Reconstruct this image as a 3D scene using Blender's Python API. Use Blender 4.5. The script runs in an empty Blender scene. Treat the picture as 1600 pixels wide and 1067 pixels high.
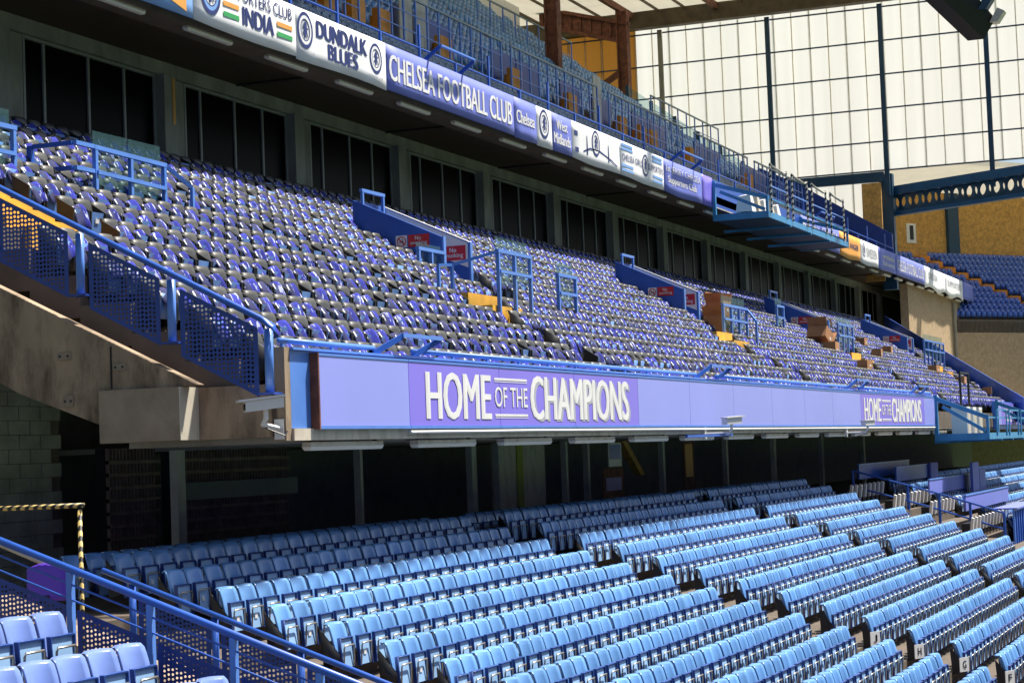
import bpy, math, random
import numpy as np
from mathutils import Vector, Matrix

random.seed(7)
sc = bpy.context.scene
COL = sc.collection

# ------------------------------------------------------------------ camera, sky, sun, exposure
YAW, PITCH, ROLL, FPX = .37920, .05652, .03760, 3100.
def cam_axes():
    F = Vector((math.cos(YAW)*math.cos(PITCH), math.sin(YAW)*math.cos(PITCH), math.sin(PITCH)))
    R = Vector((math.sin(YAW), -math.cos(YAW), 0)); D = F.cross(R)
    c, s = math.cos(ROLL), math.sin(ROLL)
    return c*R + s*D, -s*R + c*D, F
CR, CD, CF = cam_axes()
cd = bpy.data.cameras.new('camera'); cam = bpy.data.objects.new('camera', cd); COL.objects.link(cam)
cd.sensor_width = 36; cd.lens = 36*FPX/1600; cd.clip_end = 3000; cd.clip_start = .1
cam.matrix_world = Matrix(((CR.x, -CD.x, -CF.x, 0), (CR.y, -CD.y, -CF.y, 0), (CR.z, -CD.z, -CF.z, 0), (0, 0, 0, 1)))
sc.camera = cam
def frame_pos(p):                      # where a point shows, only used to count which seats are nearest
    z = CF.dot(p); return (800+FPX*CR.dot(p)/z, 533.5+FPX*CD.dot(p)/z, z)

SUN = Vector((.34, -.355, 1.0)).normalized()
w = bpy.data.worlds.new('World'); sc.world = w; w.use_nodes = True
nt = w.node_tree; nt.nodes.clear()
sky = nt.nodes.new('ShaderNodeTexSky'); sky.sky_type = 'NISHITA'; sky.sun_disc = False
sky.sun_elevation = math.asin(SUN.z); sky.sun_rotation = math.atan2(SUN.x, SUN.y)
sky.air_density = 1.0; sky.dust_density = 2.0; sky.ozone_density = 1.0
bg = nt.nodes.new('ShaderNodeBackground'); bg.inputs['Strength'].default_value = .08
wo = nt.nodes.new('ShaderNodeOutputWorld')
nt.links.new(sky.outputs[0], bg.inputs[0]); nt.links.new(bg.outputs[0], wo.inputs[0])
sl = bpy.data.lights.new('sun', 'SUN'); sl.energy = 5.0; sl.angle = math.radians(2.5); sl.color = (1, .95, .86)
so = bpy.data.objects.new('sun', sl); COL.objects.link(so)
so.rotation_euler = SUN.to_track_quat('Z', 'Y').to_euler(); so.location = (30, -10, 60)
vs = sc.view_settings; vs.view_transform = 'Standard'; vs.look = 'None'; vs.exposure = .88; vs.gamma = 1
vs.use_curve_mapping = False

# ------------------------------------------------------------------ helpers
ORG = {}
class MB:
    def __init__(s): s.v = []; s.f = []; s.m = []
    def face(s, pts, mi=0):
        n = len(s.v); s.v += [tuple(p) for p in pts]; s.f.append(tuple(range(n, n+len(pts)))); s.m.append(mi); return s
    def hexa(s, p, mi=0):              # p: 4 bottom, 4 top
        n = len(s.v); s.v += [tuple(q) for q in p]
        for q in ((3,2,1,0),(4,5,6,7),(0,1,5,4),(1,2,6,5),(2,3,7,6),(3,0,4,7)):
            s.f.append(tuple(n+a for a in q)); s.m.append(mi)
        return s
    def box(s, x0, x1, y0, y1, z0, z1, mi=0):
        return s.hexa([(x0,y0,z0),(x1,y0,z0),(x1,y1,z0),(x0,y1,z0),(x0,y0,z1),(x1,y0,z1),(x1,y1,z1),(x0,y1,z1)], mi)
    def bar(s, p, q, a, b, mi=0, up=(0,0,1)):   # rectangular bar p->q, width a (side), height b (up)
        p = Vector(p); q = Vector(q); d = (q-p).normalized(); u = Vector(up)
        if abs(d.dot(u)) > .98: u = Vector((0,1,0))
        r = d.cross(u).normalized(); u = r.cross(d)
        r = r*a/2; u = u*b/2
        return s.hexa([p-r-u, p+r-u, q+r-u, q-r-u, p-r+u, p+r+u, q+r+u, q-r+u], mi)
    def tube(s, pts, r, n=8, mi=0, cap=True):
        pts = [Vector(p) for p in pts]; base = len(s.v); m = len(pts)
        for i, p in enumerate(pts):
            d = (pts[min(i+1, m-1)]-pts[max(i-1, 0)]).normalized()
            u = Vector((0,0,1)) if abs(d.z) < .95 else Vector((0,1,0))
            a = d.cross(u).normalized(); b = a.cross(d)
            for k in range(n):
                t = 2*math.pi*k/n; s.v.append(tuple(p+a*(r*math.cos(t))+b*(r*math.sin(t))))
        for i in range(m-1):
            for k in range(n):
                A = base+i*n+k; B = base+i*n+(k+1) % n
                s.f.append((A, B, B+n, A+n)); s.m.append(mi)
        if cap:
            s.f.append(tuple(base+k for k in range(n-1, -1, -1))); s.m.append(mi)
            s.f.append(tuple(base+(m-1)*n+k for k in range(n))); s.m.append(mi)
        return s
    def prism(s, poly, off, mi=0):     # planar polygon extruded by vector off
        n = len(poly); b = len(s.v); off = Vector(off)
        s.v += [tuple(Vector(p)) for p in poly]+[tuple(Vector(p)+off) for p in poly]
        s.f.append(tuple(range(b, b+n))); s.m.append(mi)
        s.f.append(tuple(range(b+2*n-1, b+n-1, -1))); s.m.append(mi)
        for k in range(n):
            a = b+k; c = b+(k+1) % n
            s.f.append((c, a, a+n, c+n)); s.m.append(mi)
        return s
    def shell(s, fn, nu, nv, th, mi=0):  # fn(u,v)->front point, th: offset vector for the back
        b = len(s.v); th = Vector(th); N = (nu+1)*(nv+1)
        P = [Vector(fn(i/nu, j/nv)) for j in range(nv+1) for i in range(nu+1)]
        s.v += [tuple(p) for p in P]+[tuple(p+th) for p in P]
        I = lambda i, j: b+j*(nu+1)+i
        for j in range(nv):
            for i in range(nu):
                s.f.append((I(i,j), I(i+1,j), I(i+1,j+1), I(i,j+1))); s.m.append(mi)
                s.f.append((I(i,j)+N, I(i,j+1)+N, I(i+1,j+1)+N, I(i+1,j)+N)); s.m.append(mi)
        rim = [I(i,0) for i in range(nu)]+[I(nu,j) for j in range(nv)]+[I(i,nv) for i in range(nu,0,-1)]+[I(0,j) for j in range(nv,0,-1)]
        for k in range(len(rim)):
            a, c = rim[k], rim[(k+1) % len(rim)]
            s.f.append((c, a, a+N, c+N)); s.m.append(mi)
        return s
    def data(s, name, mats, org=(0,0,0), smooth=False):
        me = bpy.data.meshes.new(name); o = Vector(org)
        me.from_pydata([(x-o.x, y-o.y, z-o.z) for x, y, z in s.v], [], s.f)
        for m in (mats if isinstance(mats, (list, tuple)) else [mats]): me.materials.append(m)
        me.polygons.foreach_set('material_index', s.m)
        if smooth: me.polygons.foreach_set('use_smooth', [True]*len(s.f))
        me.update(); return me
    def build(s, name, mats, parent=None, label=None, cat=None, group=None, kind=None, smooth=False, loc=None):
        if parent is not None: org = Vector(loc) if loc else ORG[parent.name]
        elif loc: org = Vector(loc)
        else:
            a = np.array(s.v); lo = a.min(0); hi = a.max(0); org = Vector(((lo[0]+hi[0])/2, (lo[1]+hi[1])/2, lo[2]))
        o = bpy.data.objects.new(name, s.data(name, mats, org, smooth)); COL.objects.link(o)
        ORG[o.name] = org
        if parent is not None: o.parent = parent; o.location = org-ORG[parent.name]
        else: o.location = org
        return tag(o, label, cat, group, kind)
def tag(o, label=None, cat=None, group=None, kind=None):
    if label: o['label'] = label
    if cat: o['category'] = cat
    if group: o['group'] = group
    if kind: o['kind'] = kind
    return o
def thing(name, label, cat, loc=(0,0,0), group=None):
    o = bpy.data.objects.new(name, None); COL.objects.link(o); o.location = loc; o.empty_display_size = .2
    ORG[o.name] = Vector(loc); return tag(o, label, cat, group)
def part(name, me, parent, off=(0,0,0)):
    o = bpy.data.objects.new(name, me); COL.objects.link(o); o.parent = parent; o.location = off
    ORG[o.name] = ORG[parent.name]+Vector(off); return o
def nth(n):
    return '%d%s' % (n, 'th' if 10 <= n % 100 <= 20 else {1:'st',2:'nd',3:'rd'}.get(n % 10, 'th'))
WORDS = ['first','second','third','fourth','fifth','sixth','seventh','eighth','ninth','tenth','eleventh','twelfth']
def word(n): return WORDS[n-1] if n <= 12 else nth(n)
def scatter(name, parts, mats, places, **kw):     # many copies of a merged prototype as ONE mesh
    V = []; F = []; Mi = []; n = 0
    for mb, mi in parts:
        V += mb.v; F += [tuple(a+n for a in f) for f in mb.f]; Mi += [m+mi for m in mb.m]; n = len(V)
    V = np.array(V, np.float32); k = len(places); L = np.array(places, np.float32)
    rg = np.random.default_rng(len(places)); rx = rg.normal(0, .012, k)[:, None]; rz = rg.normal(0, .005, k)[:, None]
    px, py, pz = V[None, :, 0], V[None, :, 1], V[None, :, 2]
    y2 = py-rx*pz; z2 = pz+rx*py; x3 = px-rz*y2; y3 = y2+rz*px
    vv = (np.stack([x3, y3, z2], -1).astype(np.float32)+L[:, None, :]).reshape(-1, 3)
    flat = np.concatenate([np.array(f, np.int64) for f in F]); tot = np.array([len(f) for f in F], np.int64)
    idx = (flat[None]+(np.arange(k)*len(V))[:, None]).ravel(); tots = np.tile(tot, k)
    me = bpy.data.meshes.new(name)
    me.vertices.add(len(vv)); me.vertices.foreach_set('co', vv.ravel())
    me.loops.add(len(idx)); me.loops.foreach_set('vertex_index', idx.astype(np.int32))
    me.polygons.add(len(tots)); st = np.concatenate([[0], np.cumsum(tots)[:-1]])
    me.polygons.foreach_set('loop_start', st.astype(np.int32)); me.polygons.foreach_set('loop_total', tots.astype(np.int32))
    for m in mats: me.materials.append(m)
    me.polygons.foreach_set('material_index', np.tile(np.array(Mi), k).astype(np.int32))
    me.update(calc_edges=True)
    o = bpy.data.objects.new(name, me); COL.objects.link(o); ORG[o.name] = Vector((0,0,0))
    return tag(o, **kw)

# ------------------------------------------------------------------ materials
def mat(name, col, rough=.5, var=.12, scale=3., metal=0., bump=0., bscale=40., dirt=None, damt=.5, dscale=1.5, coat=0., emit=None, estr=0., spec=.5, streak=0., rnd=0.):
    m = bpy.data.materials.new(name); m.use_nodes = True; t = m.node_tree; N = t.nodes; L = t.links
    b = N['Principled BSDF']; b.inputs['Roughness'].default_value = rough; b.inputs['Metallic'].default_value = metal
    b.inputs['Specular IOR Level'].default_value = spec; b.inputs['Coat Weight'].default_value = coat
    g = N.new('ShaderNodeNewGeometry')
    n1 = N.new('ShaderNodeTexNoise'); n1.inputs['Scale'].default_value = scale; n1.inputs['Detail'].default_value = 4
    mp = N.new('ShaderNodeMapping'); mp.inputs['Scale'].default_value = (1, 1, 1 if not streak else streak)
    L.new(g.outputs['Position'], mp.inputs[0]); L.new(mp.outputs[0], n1.inputs['Vector'])
    mr = N.new('ShaderNodeMapRange'); mr.inputs[1].default_value = .3; mr.inputs[2].default_value = .7
    mr.inputs[3].default_value = 1-var; mr.inputs[4].default_value = 1+var; L.new(n1.outputs[0], mr.inputs[0])
    mx = N.new('ShaderNodeMix'); mx.data_type = 'RGBA'; mx.blend_type = 'MULTIPLY'; mx.inputs[0].default_value = 1
    mx.inputs[6].default_value = (*col, 1); L.new(mr.outputs[0], mx.inputs[7]); out = mx.outputs[2]
    if rnd:
        oi = N.new('ShaderNodeObjectInfo'); ad = N.new('ShaderNodeMath'); ad.operation = 'ADD'; fr = N.new('ShaderNodeMath'); fr.operation = 'FRACT'
        L.new(oi.outputs['Random'], ad.inputs[0]); L.new(g.outputs['Random Per Island'], ad.inputs[1]); L.new(ad.outputs[0], fr.inputs[0])
        rr_ = N.new('ShaderNodeMapRange'); rr_.inputs[3].default_value = 1-rnd; rr_.inputs[4].default_value = 1+rnd*.6; L.new(fr.outputs[0], rr_.inputs[0])
        m3 = N.new('ShaderNodeMix'); m3.data_type = 'RGBA'; m3.blend_type = 'MULTIPLY'; m3.inputs[0].default_value = 1
        L.new(out, m3.inputs[6]); L.new(rr_.outputs[0], m3.inputs[7]); out = m3.outputs[2]
    if dirt:
        n2 = N.new('ShaderNodeTexNoise'); n2.inputs['Scale'].default_value = dscale; n2.inputs['Detail'].default_value = 7; n2.inputs['Roughness'].default_value = .65
        L.new(mp.outputs[0], n2.inputs['Vector'])
        r2 = N.new('ShaderNodeMapRange'); r2.inputs[1].default_value = .45; r2.inputs[2].default_value = .68; r2.inputs[4].default_value = damt
        L.new(n2.outputs[0], r2.inputs[0])
        m2 = N.new('ShaderNodeMix'); m2.data_type = 'RGBA'; m2.inputs[7].default_value = (*dirt, 1)
        L.new(r2.outputs[0], m2.inputs[0]); L.new(out, m2.inputs[6]); out = m2.outputs[2]
    L.new(out, b.inputs['Base Color'])
    if bump:
        n3 = N.new('ShaderNodeTexNoise'); n3.inputs['Scale'].default_value = bscale; n3.inputs['Detail'].default_value = 3
        L.new(g.outputs['Position'], n3.inputs['Vector'])
        bp = N.new('ShaderNodeBump'); bp.inputs['Strength'].default_value = bump; bp.inputs['Distance'].default_value = .02
        L.new(n3.outputs[0], bp.inputs['Height']); L.new(bp.outputs[0], b.inputs['Normal'])
    if emit: b.inputs['Emission Color'].default_value = (*emit, 1); b.inputs['Emission Strength'].default_value = estr
    return m
def sheet_mat(name, col, transl, rough=.5, axis='y', ribs=9., mixf=.55):      # ribbed translucent sheeting
    m = bpy.data.materials.new(name); m.use_nodes = True; t = m.node_tree; N = t.nodes; L = t.links
    b = N['Principled BSDF']; b.inputs['Roughness'].default_value = rough
    tr = N.new('ShaderNodeBsdfTranslucent'); ms = N.new('ShaderNodeMixShader'); ms.inputs[0].default_value = mixf
    g = N.new('ShaderNodeNewGeometry'); n1 = N.new('ShaderNodeTexNoise'); n1.inputs['Scale'].default_value = .6; n1.inputs['Detail'].default_value = 6
    mp = N.new('ShaderNodeMapping'); mp.inputs['Scale'].default_value = (1, 2.2, .06); L.new(g.outputs['Position'], mp.inputs[0]); L.new(mp.outputs[0], n1.inputs['Vector'])
    wv = N.new('ShaderNodeTexWave'); wv.wave_type = 'BANDS'; wv.bands_direction = axis.upper(); wv.inputs['Scale'].default_value = ribs; L.new(g.outputs['Position'], wv.inputs['Vector'])
    for c, dst in ((col, b.inputs['Base Color']), (transl, tr.inputs['Color'])):
        mr = N.new('ShaderNodeMapRange'); mr.inputs[1].default_value = .3; mr.inputs[2].default_value = .7; mr.inputs[3].default_value = .95; mr.inputs[4].default_value = 1.02
        L.new(n1.outputs[0], mr.inputs[0])
        m2 = N.new('ShaderNodeMapRange'); m2.inputs[3].default_value = .93; m2.inputs[4].default_value = 1.0; L.new(wv.outputs['Fac'], m2.inputs[0])
        mu = N.new('ShaderNodeMath'); mu.operation = 'MULTIPLY'; L.new(mr.outputs[0], mu.inputs[0]); L.new(m2.outputs[0], mu.inputs[1])
        mx = N.new('ShaderNodeMix'); mx.data_type = 'RGBA'; mx.blend_type = 'MULTIPLY'; mx.inputs[0].default_value = 1; mx.inputs[6].default_value = (*c, 1)
        L.new(mu.outputs[0], mx.inputs[7]); L.new(mx.outputs[2], dst)
    L.new(b.outputs[0], ms.inputs[1]); L.new(tr.outputs[0], ms.inputs[2]); L.new(ms.outputs[0], N['Material Output'].inputs['Surface'])
    return m
def glass_mat(name, col, alpha_mix=.85):
    m = bpy.data.materials.new(name); m.use_nodes = True; t = m.node_tree; N = t.nodes; L = t.links
    b = N['Principled BSDF']; b.inputs['Base Color'].default_value = (*col, 1); b.inputs['Roughness'].default_value = .05
    tr = N.new('ShaderNodeBsdfTransparent'); tr.inputs['Color'].default_value = (.86, .95, .95, 1)
    ms = N.new('ShaderNodeMixShader'); ms.inputs[0].default_value = alpha_mix
    L.new(b.outputs[0], ms.inputs[1]); L.new(tr.outputs[0], ms.inputs[2]); L.new(ms.outputs[0], N['Material Output'].inputs['Surface'])
    return m
def stripe_mat(name, c1, c2, axis, scale):
    m = bpy.data.materials.new(name); m.use_nodes = True; t = m.node_tree; N = t.nodes; L = t.links
    b = N['Principled BSDF']; b.inputs['Roughness'].default_value = .5
    g = N.new('ShaderNodeNewGeometry'); wv = N.new('ShaderNodeTexWave'); wv.bands_direction = axis; wv.inputs['Scale'].default_value = scale
    L.new(g.outputs['Position'], wv.inputs['Vector'])
    mr = N.new('ShaderNodeMath'); mr.operation = 'GREATER_THAN'; mr.inputs[1].default_value = .5; L.new(wv.outputs['Fac'], mr.inputs[0])
    mx = N.new('ShaderNodeMix'); mx.data_type = 'RGBA'; mx.inputs[6].default_value = (*c1, 1); mx.inputs[7].default_value = (*c2, 1)
    L.new(mr.outputs[0], mx.inputs[0]); L.new(mx.outputs[2], b.inputs['Base Color']); return m
def flag_mat():
    m = mat('flag_cloth', (.035, .042, .29), .85, .25, 6, rnd=.3, spec=.12)
    t = m.node_tree; N = t.nodes; L = t.links; b = N['Principled BSDF']; src = b.inputs['Base Color'].links[0].from_socket
    g = N.new('ShaderNodeNewGeometry'); n = N.new('ShaderNodeTexNoise'); n.inputs['Scale'].default_value = 13; n.inputs['Detail'].default_value = 2
    mp = N.new('ShaderNodeMapping'); mp.inputs['Scale'].default_value = (1.9, .4, .4); L.new(g.outputs['Position'], mp.inputs[0]); L.new(mp.outputs[0], n.inputs['Vector'])
    gt = N.new('ShaderNodeMapRange'); gt.inputs[1].default_value = .61; gt.inputs[2].default_value = .64; L.new(n.outputs[0], gt.inputs[0])
    mx = N.new('ShaderNodeMix'); mx.data_type = 'RGBA'; mx.inputs[7].default_value = (.42, .45, .60, 1)
    L.new(gt.outputs[0], mx.inputs[0]); L.new(src, mx.inputs[6]); L.new(mx.outputs[2], b.inputs['Base Color']); return m
K = {}
K['concrete'] = mat('concrete', (.34, .25, .165), .85, .25, 2, bump=.4, dirt=(.06, .038, .022), damt=.9, dscale=2.2, streak=.35)
K['concrete_pale'] = mat('concrete_pale', (.30, .235, .17), .8, .15, 3, bump=.2, dirt=(.2, .15, .1), damt=.5, dscale=2.2)
K['terrace'] = mat('terrace_concrete', (.115, .088, .064), .85, .2, 2, bump=.2, dirt=(.12, .1, .08), damt=.5)
K['cream'] = mat('cream_paint', (.62, .56, .45), .6, .12, 3, dirt=(.18, .13, .09), damt=.6, dscale=3, streak=.4)
K['rust'] = mat('rusty_steel', (.16, .055, .03), .8, .3, 4, dirt=(.30, .11, .05), damt=.6, dscale=4)
K['seat'] = mat('seat_plastic', (.14, .32, .64), .27, .14, 1.1, coat=.3, rnd=.16)
K['seat_near'] = mat('near_seat_reflection_tint', (.18, .27, .62), .25, .15, 2.5, coat=.4, rnd=.1)  # violet tint puts a purple reflection into the seat colour
K['seat_dark'] = mat('seat_rim_plastic', (.02, .06, .25), .4, .1, 2)
K['seat_under'] = mat('seat_underside', (.30, .50, .78), .45, .1, 2, rnd=.2)
K['mid_pan'] = mat('folded_seat_blue', (.12, .24, .52), .45, .12, 2, rnd=.2)
K['steel'] = mat('bare_steel', (.45, .42, .36), .35, .15, 8, metal=.9)
K['black'] = mat('black_metal', (.012, .012, .014), .45, .2, 5)
K['pad'] = mat('grey_padding', (.062, .061, .054), .45, .3, 5, spec=.4, rnd=.3)
K['blue'] = mat('blue_paint', (.028, .105, .46), .38, .1, 2, spec=.5)
K['blue_lt'] = mat('blue_rail_paint', (.10, .24, .66), .35, .1, 2)
K['navy'] = mat('navy_paint', (.012, .045, .27), .4, .12, 3)
K['teal'] = mat('teal_blue_paint', (.05, .27, .52), .4, .12, 2)
K['tealdark'] = mat('dark_teal_steel', (.008, .05, .10), .45, .15, 3)
K['tealmid'] = mat('deep_teal_steel', (.012, .085, .19), .45, .15, 3)
K['column'] = mat('column_paint', (.60, .56, .46), .7, .12, 2, dirt=(.3, .26, .18), damt=.4)
K['panel'] = mat('lilac_board', (.29, .33, .79), .35, .03, .6)
K['purple'] = mat('purple_board', (.235, .185, .74), .35, .04, .6)
K['banner_blue'] = mat('blue_banner', (.165, .20, .60), .6, .06, 1)
K['white'] = mat('white_paint', (.78, .77, .74), .5, .05, 2)
K['banner'] = mat('white_banner_cloth', (.80, .80, .79), .7, .06, 1.2)
K['ink'] = mat('navy_print', (.02, .035, .16), .6, .05, 2)
K['grey_ink'] = mat('grey_print', (.40, .41, .45), .6, .05, 2)
K['lilac_ink'] = mat('lilac_print', (.30, .27, .62), .6, .05, 2)
K['lblue_ink'] = mat('light_blue_print', (.20, .38, .72), .6, .05, 2)
K['orange'] = mat('orange_print', (.80, .36, .07), .6, .08, 3)
K['green'] = mat('green_print', (.04, .36, .10), .6, .05, 3)
K['yellow'] = mat('yellow_step_paint', (.80, .42, .045), .55, .12, 4, dirt=(.4, .25, .06), damt=.4)
K['amber'] = mat('orange_step_paint', (.72, .27, .02), .6, .12, 4)
K['red'] = mat('red_sign', (.62, .02, .025), .4, .05, 2)
K['soffit'] = mat('soffit_board', (.085, .05, .032), .8, .35, .5, dirt=(.02, .015, .012), damt=.7, dscale=.5)
K['dark'] = mat('dark_interior', (.012, .012, .011), .8, .2, 2)
K['wallcol'] = mat('weathered_render', (.32, .30, .235), .8, .15, 2, dirt=(.12, .12, .09), damt=.5, streak=.4)
K['frame'] = mat('window_frame', (.30, .29, .25), .5, .1, 3)
K['plaster'] = mat('concourse_plaster', (.34, .32, .27), .9, .2, 1.5, dirt=(.12, .11, .09), damt=.6)
K['brownsteel'] = mat('brown_painted_steel', (.12, .08, .045), .7, .3, 2)
K['pane'] = mat('dark_glass', (.002, .002, .002), .35, .1, 1, spec=.03)
K['block'] = mat('blockwork', (.55, .54, .38), .85, .14, 2.2, bump=.3, dirt=(.18, .17, .1), damt=.5)
K['grille'] = mat('grille_brick', (.24, .17, .13), .85, .25, 5)
K['light'] = mat('light_diffuser', (.80, .78, .70), .4, .04, 3)
K['cctv'] = mat('camera_white', (.72, .71, .68), .4, .05, 4)
K['card'] = mat('cardboard', (.42, .20, .085), .8, .12, 3)
K['card_in'] = mat('cardboard_inside', (.38, .17, .07), .85, .12, 3)
K['flag'] = flag_mat()
K['flag_in_shade'] = mat('flag_lining_and_shade', (.012, .016, .10), .8, .2, 5)  # navy of the lining, also the shade painted on the left side
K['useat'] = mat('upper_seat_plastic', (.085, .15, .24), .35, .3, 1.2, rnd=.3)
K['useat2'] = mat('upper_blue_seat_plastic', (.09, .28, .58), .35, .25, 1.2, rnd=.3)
K['useat_top'] = mat('upper_seat_edge', (.24, .30, .31), .4, .25, 3)
K['brick'] = mat('tan_brick', (.42, .30, .17), .9, .16, 5, bump=.4, dirt=(.26, .17, .09), damt=.5, dscale=3)
K['ochre'] = mat('ochre_brick', (.62, .34, .09), .9, .22, 5, bump=.4, dirt=(.2, .11, .04), damt=.5, dscale=3)
K['glass'] = glass_mat('barrier_glass', (.10, .22, .22))
K['grass'] = mat('grass', (.04, .085, .025), .9, .3, 3)
K['sheet'] = sheet_mat('end_wall_sheet', (.66, .65, .60), (.98, .965, .92), mixf=.9)
K['lap'] = mat('lap_strip', (.75, .68, .52), .7, .2, 3)
K['sheet_or'] = sheet_mat('amber_sheet', (.45, .28, .09), (.75, .48, .16), axis='x')
K['roof'] = sheet_mat('roof_sheet', (.50, .49, .44), (.80, .77, .68), axis='x', ribs=6, mixf=.6)
K['roof_metal'] = mat('roof_cladding', (.30, .29, .27), .6, .15, .5)
K['hazardH'] = stripe_mat('hazard_tape', (.012, .012, .012), (.70, .50, .16), 'DIAGONAL', 5.5)
K['bw'] = stripe_mat('black_white_tape', (.012, .012, .012), (.70, .66, .56), 'DIAGONAL', 2.6)

# text as flat meshes (Blender's built-in font)
_tc = {}
def text_shape(s, bold=0.):
    if (s, bold) in _tc: return _tc[(s, bold)]
    c = bpy.data.curves.new('t', 'FONT'); c.body = s; c.size = 1; c.offset = bold; c.resolution_u = 3
    o = bpy.data.objects.new('t', c); COL.objects.link(o)
    dg = bpy.context.evaluated_depsgraph_get(); me = o.evaluated_get(dg).to_mesh()
    v = np.array([x.co[:2] for x in me.vertices]); f = [tuple(p.vertices) for p in me.polygons]
    o.evaluated_get(dg).to_mesh_clear(); bpy.data.objects.remove(o); bpy.data.curves.remove(c)
    lo = v.min(0); hi = v.max(0); v = (v-lo)/(hi-lo)
    _tc[(s, bold)] = (v, f); return v, f
def put_text(mb, s, O, U, W, x0, x1, y0, y1, mi=0, bold=0., d=0.):
    """lettering in the plane O + U*x + W*y, fitted into x0..x1, y0..y1, lifted by d along the plane normal"""
    v, f = text_shape(s); O = Vector(O); U = Vector(U); W = Vector(W); n = U.cross(W).normalized()
    sh = bold*(y1-y0)*1.1; X0, X1 = x0+sh, x1-sh
    for i_, q_ in enumerate((0,) if not bold else (-1, 0, 1)):
        b = len(mb.v)
        mb.v += [tuple(O+U*(X0+(X1-X0)*a+q_*sh)+W*(y0+(y1-y0)*c)+n*(d+.0012*i_)) for a, c in v]
        mb.f += [tuple(b+k for k in q) for q in f]; mb.m += [mi]*len(f)
UX, UZ = (1,0,0), (0,0,1)

# ------------------------------------------------------------------ ground
MB().face([(-400,-400,-8),(900,-400,-8),(900,600,-8),(-400,600,-8)]).build('ground', K['grass'], kind='structure')

# unseen rest of the ground round the pitch, added to block low sky light
mb = MB().prism([(-80,-78,-8),(-80,-78,-5),(-80,-118,26),(-80,-120,26),(-80,-120,-8)], (300,0,0))
mb.prism([(-80,-88,30),(-80,-124,27),(-80,-124,28),(-80,-88,31)], (300,0,0))
mb.build('opposite_stand', K['navy'], kind='structure')
mb = MB().prism([(-38,-75,-8),(-38,-75,-5),(-78,-75,24),(-80,-75,24),(-80,-75,-8)], (0,85,0))
mb.prism([(-52,-75,29),(-84,-75,27),(-84,-75,28),(-52,-75,30)], (0,85,0))
mb.build('side_stand', K['navy'], kind='structure')
# ------------------------------------------------------------------ lower tier terrace
def low(i): return 15.3-.82*i, -1.17-.24*max(i, 0)-.02*(i < 0)          # backrest line: Y, top Z
mb = MB()
for i in range(-1, 19):
    y, z = low(i); f = z-.80
    mb.box(22.0, 135, y-.70, y+.12 if i > -1 else 22.5, f-1.2, f)
y18 = low(18)[0]-.70
mb.build('lower_terrace', K['terrace'], kind='structure')
# ------------------------------------------------------------------ middle tier terrace
def mid(j): return 13.7+.86*j, 1.87+.45*j
def mid_end(y): return 96.3+(y-12.4)*2.12
mb = MB()
for j in range(13):
    y, z = mid(j); f = z-.85; y0 = y-.74 if j else 13.25; y1 = y+.12 if j < 12 else 25.9
    mb.hexa([(24.31,y0,f-.62),(mid_end(y0),y0,f-.62),(mid_end(y1),y1,f-.62),(24.31,y1,f-.62),(24.31,y0,f),(mid_end(y0),y0,f),(mid_end(y1),y1,f),(24.31,y1,f)])
mb.build('middle_terrace', K['terrace'], kind='structure')
MB().box(24.5, 175, 13.35, 15.75, .28, .37).box(31.2, 175, 15.751, 24, .28, .38).build('concourse_ceiling', K['plaster'], kind='structure')

# ------------------------------------------------------------------ seats
def backrest_low(u, v):
    wv = .213*(1-.15*max(0, (v-.66)/.34)**2.2); x = (2*u-1)*wv
    z = .36+.44*min(v/.84, 1); yb = .02+.04*min(v/.84, 1)+.06*min(v/.84, 1)**2.2
    if v > .84: t = (v-.84)/.16; yb += .06*t; z += .014*math.sin(t*math.pi)-.022*t
    return (x, yb-.085*abs(2*u-1)**2.2, z-.025*max(0, v-.6)*(2*u-1)**4)
P_back = MB().shell(backrest_low, 10, 9, (0, .022, -.004))
P_pan = MB()                                        # folded-up seat: rim and recessed underside
def tip(y, z): return y+.055*(z-.20)/.39            # the folded seat leans back a little
P_pan.hexa([(-.215,-.155,.20),(.215,-.155,.20),(.215,-.135,.20),(-.215,-.135,.20),(-.215,-.125,.60),(.215,-.125,.60),(.215,-.105,.605),(-.215,-.105,.605)])
for q in (-.207, .207):
    P_pan.hexa([(q-.008,-.185,.20),(q+.008,-.185,.20),(q+.008,-.156,.20),(q-.008,-.156,.20),(q-.008,-.155,.60),(q+.008,-.155,.60),(q+.008,-.126,.603),(q-.008,-.126,.603)])
P_pan.hexa([(-.198,-.153,.588),(.198,-.153,.588),(.198,-.127,.588),(-.198,-.127,.588),(-.198,-.155,.602),(.198,-.155,.602),(.198,-.127,.604),(-.198,-.127,.604)])
P_under = MB().face([(-.196,-.159,.21),(.196,-.159,.21),(.196,-.129,.586),(-.196,-.129,.586)])
P_bar = MB().tube([(-.165,-.17,.22),(-.165,-.185,.47),(-.145,-.188,.50),(.145,-.188,.50),(.165,-.185,.47),(.165,-.17,.22)], .013, 5)
for q_ in (P_pan, P_under, P_bar): q_.v = [(x*.90, y+.035, z) for x, y, z in q_.v]
P_arms = []
for s in (-1, 1):
    P_arm = MB(); P_arms.append(P_arm); P_arm.hexa([(s*.218-.012,-.11,.26),(s*.218+.012,-.11,.26),(s*.218+.012,.12,.20),(s*.218-.012,.12,.20),(s*.218-.012,-.11,.40),(s*.218+.012,-.11,.40),(s*.228+.016,.15,.72),(s*.228-.016,.15,.72)])  # bracket, its black back raised to put shade into the seat gap
P_plate = MB().box(-.035, .035, -.125, -.105, .335, .40)
ME_low = [('backrest', P_back.data('backrest', K['seat'], smooth=True)), ('seat_pan', P_pan.data('seat_pan', K['seat_dark'])),
          ('bracket', P_arms[0].data('bracket', K['black'])), ('bracket', P_arms[1].data('bracket', K['black']))]
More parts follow.
